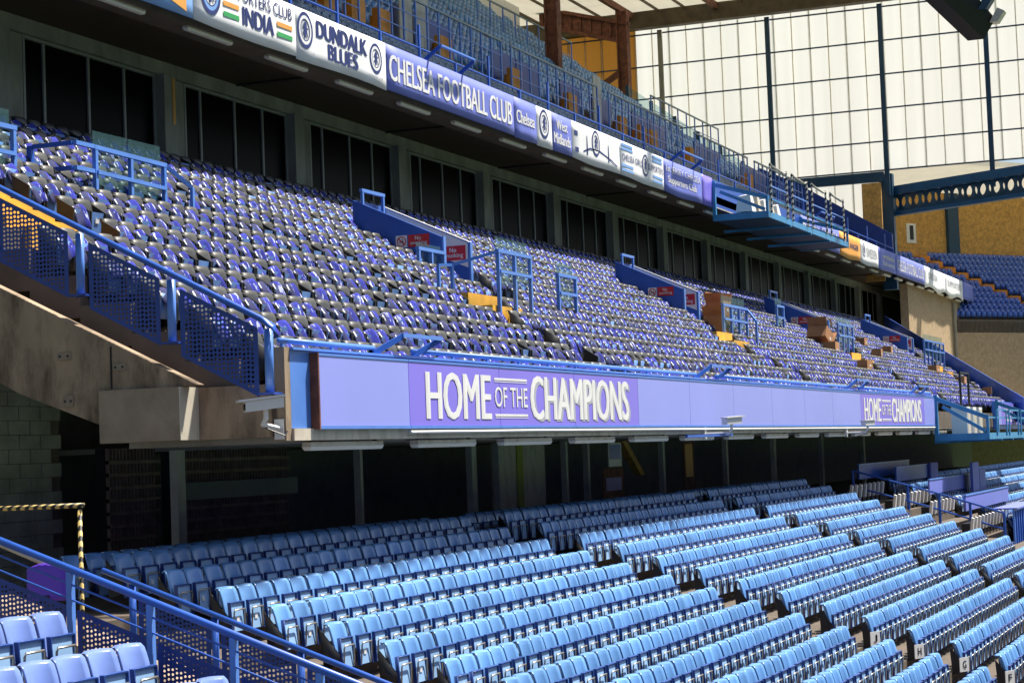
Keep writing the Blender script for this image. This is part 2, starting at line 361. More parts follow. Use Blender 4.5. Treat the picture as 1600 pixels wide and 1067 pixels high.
ME_under = P_under.data('underside', K['seat_under']); ME_bar = P_bar.data('support_bar', K['steel'], smooth=True); ME_plate = P_plate.data('number_plate', K['white'])
ME_near = P_back.data('backrest', K['seat_near'], smooth=True)
def low_seat(p, label, group, plate=False, near=False):
    t = thing('tip_up_seat', label, 'seat', p, group); t.rotation_euler = (random.gauss(0, .012), 0, random.gauss(0, .005))
    for n, me in ME_low:
        o = part(n, ME_near if near and n == 'backrest' else me, t)
        if n == 'seat_pan':
            part('underside', ME_under, o); part('support_bar', ME_bar, o)
            if plate: part('number_plate', ME_plate, o)
low_all = []
for i in range(-1, 17):
    y, z = low(i); r4 = 73.6 if i < 7 else 69.3
    for bname, a, b in (('left', 23.35, 36.3), ('middle', 37.6, 51.2), ('right', 52.45, 64.4-.16*max(0, i)), ('far', r4, 128.)):
        if bname == 'far' and i < 1: continue
        n = int((b-a)/.5)
        for k in range(n): low_all.append((i, bname, k, n, Vector((a+.26+.5*k, y, z-.80))))
def vis(p, m=15):
    x, y, z = frame_pos(p); return z > 1 and -m < x < 1600+m and -m < y < 1067+m
cand = []
for q in low_all:
    i, bname, k, n, p = q; x, y, z = frame_pos(p+Vector((0,0,.7)))
    hid = bname == 'left' and y > 985+.27*(x-560) and x < 800      # behind the near handrail
    if bname != 'far' and vis(p+Vector((0,0,.7)), -4) and not hid and i >= 0: cand.append((z, q))
cand.sort(key=lambda t: t[0]); sel = set(id(t[1]) for t in cand[:288])
rest = []
for q in low_all:
    i, bname, k, n, p = q
    if id(q) in sel:
        low_seat(p, 'blue tip-up seat, %s from left, %s row from top, lower tier %s block' % (nth(k+1), nth(i+2), bname), 'blue seats of the lower tier', plate=k < 2 or k > n-3)
    elif vis(p+Vector((0,0,.6)), 60): rest.append(p)
PL = [(P_back, 0), (P_pan, 1), (P_under, 2), (P_bar, 3), (P_arms[0], 4), (P_arms[1], 4)]
scatter('lower_tier_seats', PL, [K['seat'], K['seat_dark'], K['seat_under'], K['steel'], K['black']], rest, kind='stuff', label='further rows of blue tip-up seats in the lower tier', cat='seats')

# middle tier: padded grey seats
P_mback = MB()
def mback(u, v):
    wv = .218*(1-.12*max(0, (v-.7)/.3)**2); z = .40+.45*min(v/.9, 1); yb = (z-.4)*.18
    if v > .9: t = (v-.9)/.1; yb += .06*t; z += .01*math.sin(t*math.pi)-.012*t
    return ((2*u-1)*wv, yb+.05*abs(2*u-1)**3-.05*math.sin(math.pi*min(v,1)), z-.03*max(0, v-.6)*abs(2*u-1)**3)
P_mback.shell(mback, 8, 7, (0, .05, -.01))
P_mpan = MB().hexa([(-.19,-.15,.22),(.19,-.15,.22),(.19,-.09,.22),(-.19,-.09,.22),(-.19,-.19,.585),(.19,-.19,.585),(.19,-.12,.60),(-.19,-.12,.60)])
P_mfrs = [MB(), MB()]
for s in (-1, 1): P_mfrs[s > 0].hexa([(s*.218-.02,-.20,.16),(s*.218+.02,-.20,.16),(s*.218+.02,.10,.10),(s*.218-.02,.10,.10),(s*.218-.018,-.225,.585),(s*.218+.018,-.225,.585),(s*.228+.020,.10,.79),(s*.228-.020,.10,.79)])  # frames rise behind the pads in black, painting the gaps between seats dark
P_mplate = MB().hexa([(-.05,-.186,.40),(.05,-.186,.40),(.05,-.17,.40),(-.05,-.17,.40),(-.05,-.194,.48),(.05,-.194,.48),(.05,-.175,.48),(-.05,-.175,.48)])
ME_mid = [('backrest', P_mback.data('backrest', K['pad'], smooth=True)), ('seat_pan', P_mpan.data('seat_pan', K['mid_pan'])), ('side_frame', P_mfrs[0].data('side_frame', K['black'])), ('side_frame', P_mfrs[1].data('side_frame', K['black']))]
ME_mplate = P_mplate.data('number_plate', K['white'])
FLAGS = []
for kf in range(6):                                 # flag cloth arched over the folded seat
    rr = random.Random(kf); wd = .13+.03*rr.random(); drop = .16+.18*rr.random(); sk = .06+.11*rr.random(); top = .63+.05*rr.random()
    def fl(u, v, wd=wd, drop=drop, sk=sk, top=top, rr=rr):
        a = v*math.pi*.98
        yy = .05-.17*v*1.9; zz = top+.055*math.sin(a)-(max(0, v-.45)/.55)**1.5*drop
        return ((2*u-1)*wd+sk*(v-.4)+.012*math.sin(9*v+kf), yy-.02*math.sin(7*u+kf), zz+.014*math.sin(6*u+3*v+kf)-.08*(1-u)**2)
    m = MB().shell(fl, 5, 8, (0, .006, -.008))
    m.m = [0 if (q % 2 == 0 and q < 80 and (q//2) % 5 > 2-(kf % 2)) else 1 for q in range(len(m.f))]  # left front columns take the lining navy, painting their shaded side
    ex = MB()                                       # white printed end of the cloth, folded over at the left
    def tailf(u, v, wd=wd, top=top): return (-wd-.01+.065*u-.02*v, -.16-.07*v, top-.02-.10*v+.02*math.sin(5*u))
    ex.shell(tailf, 3, 3, (0, .006, 0))
    FLAGS.append((m, ex))
ME_flag = [(m.data('flag', [K['flag'], K['flag_in_shade']], smooth=True), e.data('white_end', K['white'], smooth=True)) for m, e in FLAGS]
VOM = [43.6, 63.5, 83.4, 103.3]; VW = 1.65
mid_all = []
for j in range(13):
    y, z = mid(j); n = 0; x = 24.75
    while x < mid_end(y)-.6:
        skip = False
        for vx in VOM:
            if 5 <= j <= 9 and vx-.2 < x < vx+VW+.35: skip = True
            if j <= 4 and vx-3.75 < x < vx-2.4: skip = True
            if j == 4 and vx-3.5 < x < vx-1.2: skip = True
        if (7 <= j <= 9 and 26.2 < x < 27.5) or (5 <= j <= 6 and x < 27.5): skip = True
        if not skip: n += 1; mid_all.append((j, n, Vector((x, y, z-.85))))
        x += .5
cand = []
for q in mid_all:
    x, y, z = frame_pos(q[2]+Vector((0,0,.7)))
    if vis(q[2]+Vector((0,0,.7)), -3) and not (x < 440 and y > 300+.53*x): cand.append((z, q))
cand.sort(key=lambda t: t[0]); sel = set(id(t[1]) for t in cand[:292])
rest = []; fplaces = [[] for _ in FLAGS]
for q in mid_all:
    j, n, p = q; rr = random.random()
    hasf = rr > .05; kf = random.randrange(len(FLAGS)); s_ = 'row %d up from the purple boards' % (j+1)
    if id(q) in sel:
        t = thing('padded_seat', 'grey padded seat, %s from left, %s row above purple boards, middle tier' % (nth(n), nth(j+1)), 'seat', p, 'grey padded seats of the middle tier'); t.rotation_euler = (random.gauss(0, .012), 0, random.gauss(0, .005))
        for nm, me in ME_mid:
            o = part(nm, me, t)
            if nm == 'seat_pan': part('number_plate', ME_mplate, o)
        if hasf:
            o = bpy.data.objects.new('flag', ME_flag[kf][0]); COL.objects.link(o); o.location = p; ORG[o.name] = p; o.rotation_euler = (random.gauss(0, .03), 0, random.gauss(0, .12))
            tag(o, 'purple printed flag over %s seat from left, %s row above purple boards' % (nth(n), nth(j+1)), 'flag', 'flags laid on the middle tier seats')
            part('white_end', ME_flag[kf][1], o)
    elif vis(p+Vector((0,0,.6)), 40):
        rest.append(p)
        if hasf: fplaces[kf].append(p)
scatter('middle_tier_seats', [(P_mback, 0), (P_mpan, 1), (P_mfrs[0], 2), (P_mfrs[1], 2)], [K['pad'], K['mid_pan'], K['black']], rest, kind='stuff', label='further rows of grey padded seats in the middle tier', cat='seats')
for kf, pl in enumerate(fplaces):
    if pl: scatter('middle_tier_flags', [(FLAGS[kf][0], 0), (FLAGS[kf][1], 2)], [K['flag'], K['flag_in_shade'], K['white']], pl, kind='stuff', label='further purple flags on seats of the middle tier', cat='flags')

# ------------------------------------------------------------------ middle tier front: parapet, boards, lettering, rail
pt = thing('parapet', 'blue painted parapet wall along the front of the middle tier', 'parapet', (50, 13.2, .3))
MB().box(24.49, 75.4, 13.10, 13.30, .47, 1.56).build('wall', K['blue_lt'], pt)
MB().box(24.33, 24.487, 13.10, 13.30, .30, 1.60).build('end_pier', K['concrete'], pt)
MB().box(24.49, 75.4, 13.06, 13.30, .30, .467).build('edge_beam', K['cream'], pt)
MB().box(24.49, 75.4, 13.04, 13.31, 1.563, 1.60).build('coping', K['blue_lt'], pt)
mb = MB().box(92, 135, 13.10, 13.30, .30, 1.56); mb.build('far_parapet', K['blue_lt'], label='blue parapet of the middle tier continuing beyond the lower gantry', cat='parapet')
bounds = [25.1, 28.2, 31.95, 35.75, 39.65, 43.4, 47.12, 50.87, 54.5, 58.05, 62.0, 65.7, 69.5, 73.14, 75.35]
mb_names = ['lilac advertising board nearest the left end of the parapet', 'purple board carrying the large word HOME', 'purple board carrying the words OF THE', 'purple board carrying most letters of CHAMPIONS']
for k in range(len(bounds)-1):
    a, b = bounds[k], bounds[k+1]; pur = k in (1, 2, 3) or k in (10, 11, 12)
    if k in (10, 11, 12): lab = 'purple board, %s of three under the smaller distant HOME OF THE CHAMPIONS' % word(k-9)
    elif k < 4: lab = mb_names[k]
    elif k == 13: lab = 'narrow lilac board next to the teal gantry'
    else: lab = 'plain lilac board, %s to the right of large CHAMPIONS lettering' % word(k-3)
    t = thing('advertising_board', lab, 'board', ((a+b)/2, 13.03, .5), 'boards along the middle tier front')
    MB().box(a+.008, b-.008, 13.0, 13.05, .50, 1.50).build('panel', K['purple'] if pur else K['panel'], t)
    f = MB().box(a+.008, b-.008, 12.985, 13.098, .455, .498).box(a+.008, b-.008, 12.99, 13.098, 1.502, 1.535)
    f.build('trim', K['blue_lt'], t)
    if k == 0: MB().box(a-.03, a+.006, 12.96, 13.098, .45, 1.54).build('end_trim', K['rust'], t)
def champions(x0, x1, label):
    t = thing('lettering', label, 'lettering', ((x0+x1)/2, 12.99, .55)); s = (x1-x0)/10.25
    O = (x0, 12.992, 0); g = lambda a: a*s
    m = MB(); put_text(m, 'HOME', O, UX, UZ, 0, g(2.72), .60, 1.37, bold=.04); m.build('word_home', K['white'], t)
    m = MB(); put_text(m, 'OF THE', O, UX, UZ, g(2.88), g(4.42), .82, 1.17, bold=.01); m.build('word_of_the', K['white'], t)
    m = MB()
    for z0, z1 in ((1.285, 1.325), (1.255, 1.268), (.66, .70), (.63, .643)):
        m.face([(x0+g(2.88), 12.992, z0), (x0+g(4.42), 12.992, z0), (x0+g(4.42), 12.992, z1), (x0+g(2.88), 12.992, z1)])
    m.build('rule', K['white'], t)
    m = MB(); put_text(m, 'CHAMPIONS', (x0, 12.996, 0), UX, UZ, g(4.62)+.05, g(10.2)+.05, .565, 1.36, bold=.04); m.build('drop_shadow', K['grey_ink'], t)
    m = MB(); put_text(m, 'CHAMPIONS', O, UX, UZ, g(4.56), g(10.14), .60, 1.40, bold=.04); m.build('word_champions', K['white'], t)
champions(28.82, 39.1, 'large white lettering HOME OF THE CHAMPIONS on purple boards')
champions(62.5, 72.6, 'smaller distant white lettering HOME OF THE CHAMPIONS left of teal gantry')
t = thing('advertising_board', 'lilac boards with HOME lettering beyond the teal gantry', 'board', (105, 13.03, .5), 'boards along the middle tier front')
MB().box(92, 118, 13.0, 13.05, .50, 1.50).build('panel', K['panel'], t); MB().box(93, 104, 12.99, 12.998, .50, 1.5).build('purple_panel', K['purple'], t)
m = MB(); put_text(m, 'HOME OF THE CHAMPIONS', (0, 12.985, 0), UX, UZ, 94, 103.4, .62, 1.38, bold=.02); m.build('words', K['white'], t)

# top rail with stubs and hoops at the gangways
hoops = [(27.3, 28.72), (44.47, 46.2), (60.7, 62.5), (71.3, 73.2)]
rl = thing('front_rail', 'light blue tubular rail on top of the parapet above purple boards', 'railing', (50, 13.15, 1.6))
xs = [24.3]+[x for h in hoops for x in h]+[75.4]
for k in range(0, len(xs), 2):
    MB().tube([(xs[k], 13.16, 1.69), (xs[k+1], 13.16, 1.69)], .04, 8).build('rail', K['blue_lt'], rl, smooth=True)
    n = int((xs[k+1]-xs[k])/1.5)+1
    for q in range(n+1):
        x = min(xs[k]+.1+q*1.5, xs[k+1]-.1); MB().box(x-.03, x+.03, 13.14, 13.18, 1.602, 1.66).build('stub', K['blue_lt'], rl)
for k, (a, b) in enumerate(hoops):
    t = thing('gangway_hoop', 'blue hoop guard leaning out over the purple boards, %s from left' % word(k+1), 'guard rail', (a, 13.15, 1.6), 'hoop guards on the parapet')
    for x in (a, b): MB().bar((x, 13.16, 1.61), (x+.62, 12.95, 1.88), .03, .09).build('arm', K['blue'], t)
    MB().bar((a+.60, 12.945, 1.90), (b+.68, 12.945, 1.90), .05, .06).build('top_bar', K['blue_lt'], t)
cn = thing('conduit', 'long white conduit running under the purple boards', 'conduit', (50, 13.0, .3))
MB().tube([(28.2, 13.0, .40), (34, 13.0, .41), (50, 13.0, .405), (75.3, 13.0, .40)], .028, 6).build('pipe', K['white'], cn)

# fluorescent fittings: under the middle tier front and under the upper soffit
def fitting(x, y, z, ln, label, group):
    t = thing('light_fitting', label, 'light fitting', (x, y, z), group)
    MB().box(x, x+ln, y-.07, y+.07, z+.06, z+.12).build('housing', K['cream'], t)
    MB().hexa([(x+.02,y-.05,z),(x+ln-.02,y-.05,z),(x+ln-.02,y+.05,z),(x+.02,y+.05,z),(x,y-.08,z+.057),(x+ln,y-.08,z+.057),(x+ln,y+.08,z+.057),(x,y+.08,z+.057)]).build('diffuser', K['light'], t)
    for a in (x+.15, x+ln-.15): MB().box(a-.03, a+.03, y-.03, y+.03, z+.122, z+.20).build('hanger', K['black'], t)
for k in range(15): fitting(25.1+3.65*k, 13.2, .155, 2.38, 'white fluorescent fitting under purple boards, %s from left' % nth(k+1), 'fittings under the parapet')
for k in range(-1, 29): fitting(37.6+3.69*k, 22.45, 9.58, 1.98, 'fluorescent fitting under upper tier banners, %s from left' % nth(k+2), 'fittings under the upper tier')

# CCTV cameras
def cctv(x, y, z, dirx, label, arm=True, mount=None):
    t = thing('security_camera', label, 'camera', (x, y, z), 'security cameras on the parapet')
    d = Vector(dirx).normalized(); s = Vector((0,0,1)).cross(d); p = Vector((x, y, z)); L = .58
    def pr(a, w0, h0, h1): return [p+d*a-s*w0+Vector((0,0,h0)), p+d*a+s*w0+Vector((0,0,h0)), p+d*a+s*w0+Vector((0,0,h1)), p+d*a-s*w0+Vector((0,0,h1))]
    A = pr(-L/2, .085, 0, .14); B = pr(L/2-.05, .085, 0, .14)
    MB().hexa([A[0], A[1], B[1], B[0], A[3], A[2], B[2], B[3]]).build('housing', K['cctv'], t)
    A = pr(-L/2-.02, .105, .145, .175); B = pr(L/2+.05, .105, .145, .175)
    MB().hexa([A[0], A[1], B[1], B[0], A[3], A[2], B[2], B[3]]).build('sun_shield', K['cctv'], t)
    A = pr(L/2-.049, .055, .03, .115); B = pr(L/2-.044, .055, .03, .115)
    MB().hexa([A[0], A[1], B[1], B[0], A[3], A[2], B[2], B[3]]).build('lens_window', K['pane'], t)
    q = p-d*.05
    MB().tube([q, q-Vector((0,0,.12)), (q.x, q.y+.05, q.z-.20), mount or (q.x+.02, 13.06, q.z-.20)], .035, 6).build('bracket_arm', K['cctv'] if arm else K['blue'], t)
    w_ = Vector(mount) if mount else None
    (MB().box(w_.x-.03, w_.x, w_.y-.07, w_.y+.07, w_.z-.15, w_.z+.13) if mount else MB().box(q.x-.05, q.x+.09, 13.0, 13.058, q.z-.32, q.z-.04)).build('wall_plate', K['cctv'], t)
    MB().tube([q-Vector((0,0,.02)), q+Vector((.08,.05,-.25)), (q.x+.22, 12.95, q.z-.36), (q.x+.45, 13.03, q.z-.30)], .012, 5).build('cable', K['black'], t)
cctv(23.75, 13.15, .72, (-.62, .72, -.10), 'white security camera at the left end of the parapet', mount=(24.328, 13.2, .47))
cctv(44.6, 12.35, .50, (1, -.45, .05), 'white security camera under the plain lilac boards')
cctv(59.9, 12.35, .46, (1, -.35, .03), 'white security camera below the distant HOME lettering')
mb = MB().bar((41.7, 12.6, .24), (45.2, 12.55, .26), .06, .06); mb.build('camera_boom', K['blue'], label='blue bar carrying the security camera under lilac boards', cat='bar')

# ------------------------------------------------------------------ left end of the middle tier: slab end, block, raker, perforated rail
MB().box(24.26, 24.309, 13.302, 14.45, .36, 1.09).build('slab_end', K['concrete'], label='stained concrete slab end between the block and parapet', cat='slab')
mb = MB(); a = .03
mb.box(23.75, 24.255, 14.45, 15.75, .36, 1.10); cb = mb.build('concrete_block', K['concrete_pale'], label='pale concrete beam block projecting from the slab end', cat='beam')
MB().box(23.752, 24.253, 14.435, 14.448, .362, 1.098).build('painted_sunlight_face', K['cream'], cb)  # cream plate paints the sunlight on the front of the block
mb = MB().prism([(23.80,14.2,1.12),(23.80,24.5,6.08),(23.80,24.5,4.9),(23.80,17.1,1.12),(23.80,15.76,.62),(23.80,15.76,1.102),(23.80,14.46,1.102)], (.22,0,0))
rk = mb.build('raker_beam', K['concrete'], label='stained concrete raker beam sloping up to the left', cat='beam')
def perf(mb, X, y0, y1, zb, zt, slope, yref, pitch, r, th=.008):
    """sheet at x=X, y0..y1, bottom/top lines z = zb/zt + slope*(y-yref); staggered round holes"""
    ny = max(2, int((y1-y0)/pitch)); nz = max(2, int((zt-zb)/pitch)); dy = (y1-y0)/ny; dz = (zt-zb)/nz
    for i in range(ny):
        for k in range(nz):
            c = (y0+(i+.5)*dy, zb+(k+.5)*dz); sh = lambda y, z: z+slope*(y-yref)
            q = [(c[0]-dy/2, sh(c[0]-dy/2, c[1]-dz/2)), (c[0]+dy/2, sh(c[0]+dy/2, c[1]-dz/2)), (c[0]+dy/2, sh(c[0]+dy/2, c[1]+dz/2)), (c[0]-dy/2, sh(c[0]-dy/2, c[1]+dz/2))]
            if i in (0, ny-1) or k in (0, nz-1):
                mb.face([(X, a, b) for a, b in q]); continue
            cz = sh(*c); off = .18*dz if i % 2 else -.18*dz
            b = len(mb.v)
            ring = [(c[0]+r*math.cos(t), cz+off+r*math.sin(t)) for t in [math.pi*(1.25+.25*s) for s in range(8)]]
            mids = []
            for s in range(4):
                mids += [q[s], ((q[s][0]+q[(s+1) % 4][0])/2, (q[s][1]+q[(s+1) % 4][1])/2)]
            mb.v += [(X, *p) for p in mids]+[(X, *p) for p in ring]
            for s in range(8):
                n2 = (s+1) % 8; mb.f.append((b+s, b+n2, b+8+n2, b+8+s)); mb.m.append(0)
    return mb
rake = .5116
rl = thing('perforated_railing', 'blue railing with perforated panels on the concrete raker beam', 'railing', (23.95, 16, 1.3))
hz = lambda y: 1.86+rake*(y-13.0)
MB().tube([(23.9, 12.98, 1.70), (23.9, 13.02, 1.85), (23.9, 13.2, 1.965), (23.9, 19.5, hz(19.5))], .045, 10).build('handrail', K['blue'], rl, smooth=True)
for k, y in enumerate((13.14, 14.66, 16.15, 17.65)):
    MB().tube([(23.97, y, hz(y)-.98), (23.97, y, hz(y)-.10)], .062, 12).build('post', K['blue_lt'], rl, smooth=True)
    MB().box(23.85, 24.09, y-.13, y+.13, hz(y)-1.0, hz(y)-.97).build('base_plate', K['navy'], rl)
for y0, y1 in ((13.28, 14.50), (14.82, 15.98), (16.32, 17.50), (17.8, 19.3)):
    perf(MB(), 23.93, y0, y1, hz(13)-1.10, hz(13)-.15, rake, 13, .062, .021).build('perforated_panel', K['navy'], rl)

for y, z, w_, h_ in ((16.33, 1.62, .22, .10), (15.42, 1.42, .20, .09), (16.28, .98, .16, .16)):
    MB().box(23.775, 23.798, y-w_/2, y+w_/2, z-h_/2, z+h_/2).build('fixing_plate', K['concrete_pale'], rk)
    for q in (-.3, .3): MB().tube([(23.765, y+q*w_, z), (23.774, y+q*w_, z)], .018, 8).build('bolt', K['black'], rk)
MB().box(23.785, 23.799, 15.55, 15.57, 1.12, 1.72).build('casting_joint', K['dark'], rk)
# yellow step edges of the gangway behind the railing
st = thing('gangway_steps', 'yellow edged steps behind the perforated railing at far left', 'steps', (29.2, 19, 3))
for k in range(5):
    y = 18.0+.43*k; z = 3.76+.225*k
    MB().box(25.4, 27.3, y, y+.43, z-.6, z).build('step', K['yellow'], st)
# ------------------------------------------------------------------ barrier frames with glass
def barrier(label, X0, X1, Y, zb, zt, posts, glass=True, slope=0., lean=None, gtop=.32, col=None):
    c = col or K['blue_lt']
    t = thing('barrier_frame', label, 'barrier', ((X0+X1)/2, Y, zb), 'glazed barrier frames in the middle tier'); zz = lambda x: zt+slope*(x-X0)
    for k in range(posts):
        x = X0+(X1-X0)*k/(posts-1); MB().box(x-.04, x+.04, Y-.04, Y+.04, zb, zz(x)-.042).build('post', c, t)
        MB().prism([(x+.041, Y, zb), (x+.15, Y, zb), (x+.041, Y, zb+.14)], (0, .02, 0)).build('foot_gusset', c, t)
    MB().bar((X0-.06, Y, zz(X0)), (X1+.06, Y, zz(X1)), .09, .08).build('top_rail', c, t)
    MB().bar((X0, Y-.045, zz(X0)-.46), (X1, Y-.045, zz(X1)-.46), .05, .07).build('middle_rail', c, t)
    if glass:
        n = max(1, round((X1-X0)/1.15)); w_ = (X1-X0)/n
        for k in range(n): MB().box(X0+k*w_+.02, X0+(k+1)*w_-.02, Y+.06, Y+.075, zz(X0)-.75, zz(X0)+gtop).build('glass_pane', K['glass'], t)
    if lean:
        MB().bar((X1+.05, Y, zz(X1)), (X1+lean, Y-.35, zz(X1)-.42), .07, .07).build('sloping_rail', c, t)
        MB().box(X1+lean-.035, X1+lean+.035, Y-.385, Y-.315, zb-.2, zz(X1)-.42).build('end_post', c, t)
    return t
t = barrier('blue glazed barrier frame above the yellow steps at far left', 30.7, 33.05, 20.3, 4.35, 5.88, 3, lean=.45, slope=-.02)
for z in (5.885, 5.43):
    MB().bar((30.05, 20.3, z), (30.63, 20.3, z), .085, .075).build('rail_extension', K['blue_lt'], t)
    MB().bar((30.05, 20.35, z), (30.05, 21.2, z), .06, .08).build('return_rail', K['blue'], t)
MB().box(30.0, 30.1, 21.2, 21.3, 4.3, 5.9).build('return_post', K['blue'], t)
barrier('blue barrier frame cut by the left edge of the picture', 26.6, 28.5, 20.5, 4.2, 5.95, 3)
barrier('glazed blue frame beside the first stairwell sign', 42.0, 43.45, 19.0, 3.55, 4.86, 3, gtop=.15)
t = barrier('glazed blue barrier above the yellow landing by first stairwell', 40.75, 42.7, 16.5, 2.4, 4.52, 3)
MB().bar((40.72, 16.5, 4.50), (40.0, 17.3, 4.20), .07, .07).build('sloping_rail', K['blue_lt'], t)
MB().bar((40.0, 17.3, 4.20), (39.6, 17.45, 4.18), .06, .06).build('end_rail', K['blue_lt'], t)
for x, y in ((40.0, 17.3), (39.6, 17.45)): MB().box(x-.035, x+.035, y-.035, y+.035, 3.1, 4.17).build('end_post', K['blue_lt'], t)
barrier('small blue ladder-like glazed frame right of the yellow landing', 46.3, 47.55, 17.15, 3.2, 4.42, 2)
barrier('blue barrier in front of the big cardboard boxes', 61.9, 64.8, 17.3, 3.2, 4.55, 4, lean=-.1)
barrier('blue barrier frame below the third stairwell', 80.2, 83.0, 17.6, 3.3, 4.8, 4)
barrier('narrow blue frame between the second and third stairwells', 77.3, 78.4, 19.4, 4.1, 5.5, 2)
barrier('blue barrier below the fourth stairwell', 97.6, 103.2, 17.2, 3.1, 4.8, 6)
# yellow landings in front of the stairwells
for k, vx in enumerate(VOM[:4]):
    t = thing('landing_steps', ['yellow landing steps in front of the first blue stairwell', 'yellow landing in front of the second blue stairwell by cardboard boxes', 'yellow landing in front of the third blue stairwell', 'yellow landing in front of the fourth blue stairwell'][k], 'steps', (vx-2, 17.3, 2.6), 'yellow landings')
    MB().box(vx-3.15, vx-1.35, 16.55, 17.05, 2.3, 3.30).build('step', K['yellow'], t)
    MB().box(vx-3.3, vx-1.5, 17.06, 17.6, 2.5, 3.60).build('step', K['yellow'], t)

# ------------------------------------------------------------------ stairwells (blue walls with white inside)
def stairwell(k, X, W=VW):
    yb, yf = 21.45, 19.1; zt = lambda y: 5.28+.46*(y-19.1); b = 3.2
    t = thing('stairwell', '%s blue walled stairwell with white inside from left, middle tier' % word(k+1), 'stairwell', (X+W/2, 20.2, b), 'blue stairwells of the middle tier')
    prof = [(yf, b), (yb, b+1.2), (yb, zt(yb)), (yf, zt(yf))]
    MB().prism([(X, y, z) for y, z in prof], (.14, 0, 0)).build('near_wall', K['blue'], t)
    MB().prism([(X+W, y, z) for y, z in prof], (.14, 0, 0)).build('far_wall', K['blue'], t)
    MB().prism([(X+W-.006, y, z) for y, z in [(yf+.02, zt(yf)-.62), (yb, zt(yb)-.75), (yb, zt(yb)-.01), (yf+.02, zt(yf)-.01)]], (.004, 0, 0)).build('white_band', K['white'], t)
    MB().box(X+.141, X+W-.007, yb-.12, yb, b+1.2, zt(yb)-.02).build('back_wall', K['blue'], t)
    for x in (X, X+W): MB().box(x+.003, x+.137, yf-.05, yf-.001, b, zt(yf)+.01).build('painted_sunlit_end', K['blue_lt'], t)  # lighter blue paints the sun on the front ends of the walls
    MB().prism([(X+W, y, z) for y, z in [(yf, zt(yf)+.002), (yb, zt(yb)+.002), (yb, zt(yb)+.03), (yf, zt(yf)+.03)]], (.14, 0, 0)).build('coping', K['white'], t)
    h = thing('hand_loop', '', '', (X, 21.2, zt(21.2))); del_tag(h)
    h.parent = t; h.location = ORG[h.name]-ORG[t.name]
    for x in (X+.07, X+W*.75): MB().box(x-.035, x+.035, 21.18, 21.25, zt(21.2)-.3, zt(21.2)+.30).build('upright', K['blue_lt'], h)
    MB().bar((X, 21.215, zt(21.2)+.34), (X+W*.75+.06, 21.215, zt(21.2)+.34), .08, .08).build('crossbar', K['blue_lt'], h)
    return zt, yf, yb
def del_tag(o):
    for q in ('label', 'category', 'group'):
        if q in o: del o[q]
def no_smoking(O, U, wd, ht, label, pict=True):
    O = Vector(O); U = Vector(U); n = U.cross(Vector(UZ)).normalized()
    t = thing('no_smoking_sign', label, 'sign', tuple(O), 'no smoking signs')
    MB().prism([O, O+U*wd, O+U*wd+Vector((0,0,ht)), O+Vector((0,0,ht))], -n*.01).build('red_plate', K['red'], t)
    m = MB(); put_text(m, 'No', O, U, UZ, wd*.33, wd*.62, ht*.55, ht*.88, bold=.03, d=.004); put_text(m, 'smoking', O, U, UZ, wd*.10, wd*.90, ht*.10, ht*.50, bold=.02, d=.004); m.build('words', K['white'], t)
    if pict:
        p = O-U*(ht*1.1)
        MB().prism([p, p+U*ht, p+U*ht+Vector((0,0,ht)), p+Vector((0,0,ht))], -n*.01).build('pictogram_plate', K['white'], t)
        m = MB(); c = p+U*(ht/2)+Vector((0,0,ht/2))+n*.004; r = ht*.42
        for s in range(20):
            a0, a1 = 2*math.pi*s/20, 2*math.pi*(s+1)/20
            m.face([c+U*(q*math.cos(a))+Vector((0,0,q*math.sin(a))) for q, a in ((r*.8, a0), (r, a0), (r, a1), (r*.8, a1))])
        dgl = (U+Vector((0,0,-1)))*r*.65; e = (U+Vector((0,0,1)))*r*.09
        m.face([c-dgl-e, c+dgl-e, c+dgl+e, c-dgl+e]); m.build('prohibition_ring', K['red'], t)
        m = MB(); c2 = c-n*.002; m.face([c2-U*r*.55+Vector((0,0,-r*.18)), c2+U*r*.5+Vector((0,0,-r*.18)), c2+U*r*.5, c2-U*r*.55]); m.face([c2+U*r*.2, c2+U*r*.32, c2+U*r*.38+Vector((0,0,r*.5)), c2+U*r*.2+Vector((0,0,r*.45))]); m.build('cigarette', K['black'], t)
for k, X in enumerate(VOM):
    zt, yf, yb = stairwell(k, X)
    no_smoking((X-.012, 19.98, zt(19.98)-.60), (0,-1,0), .56, .30, 'red No smoking sign on near wall of %s stairwell from left' % word(k+1))
    no_smoking((X+VW-.02, yf+.72, zt(yf)-.42), (0,-1,0), .64, .36, 'red No smoking sign on white inner wall of %s stairwell' % word(k+1), pict=False)

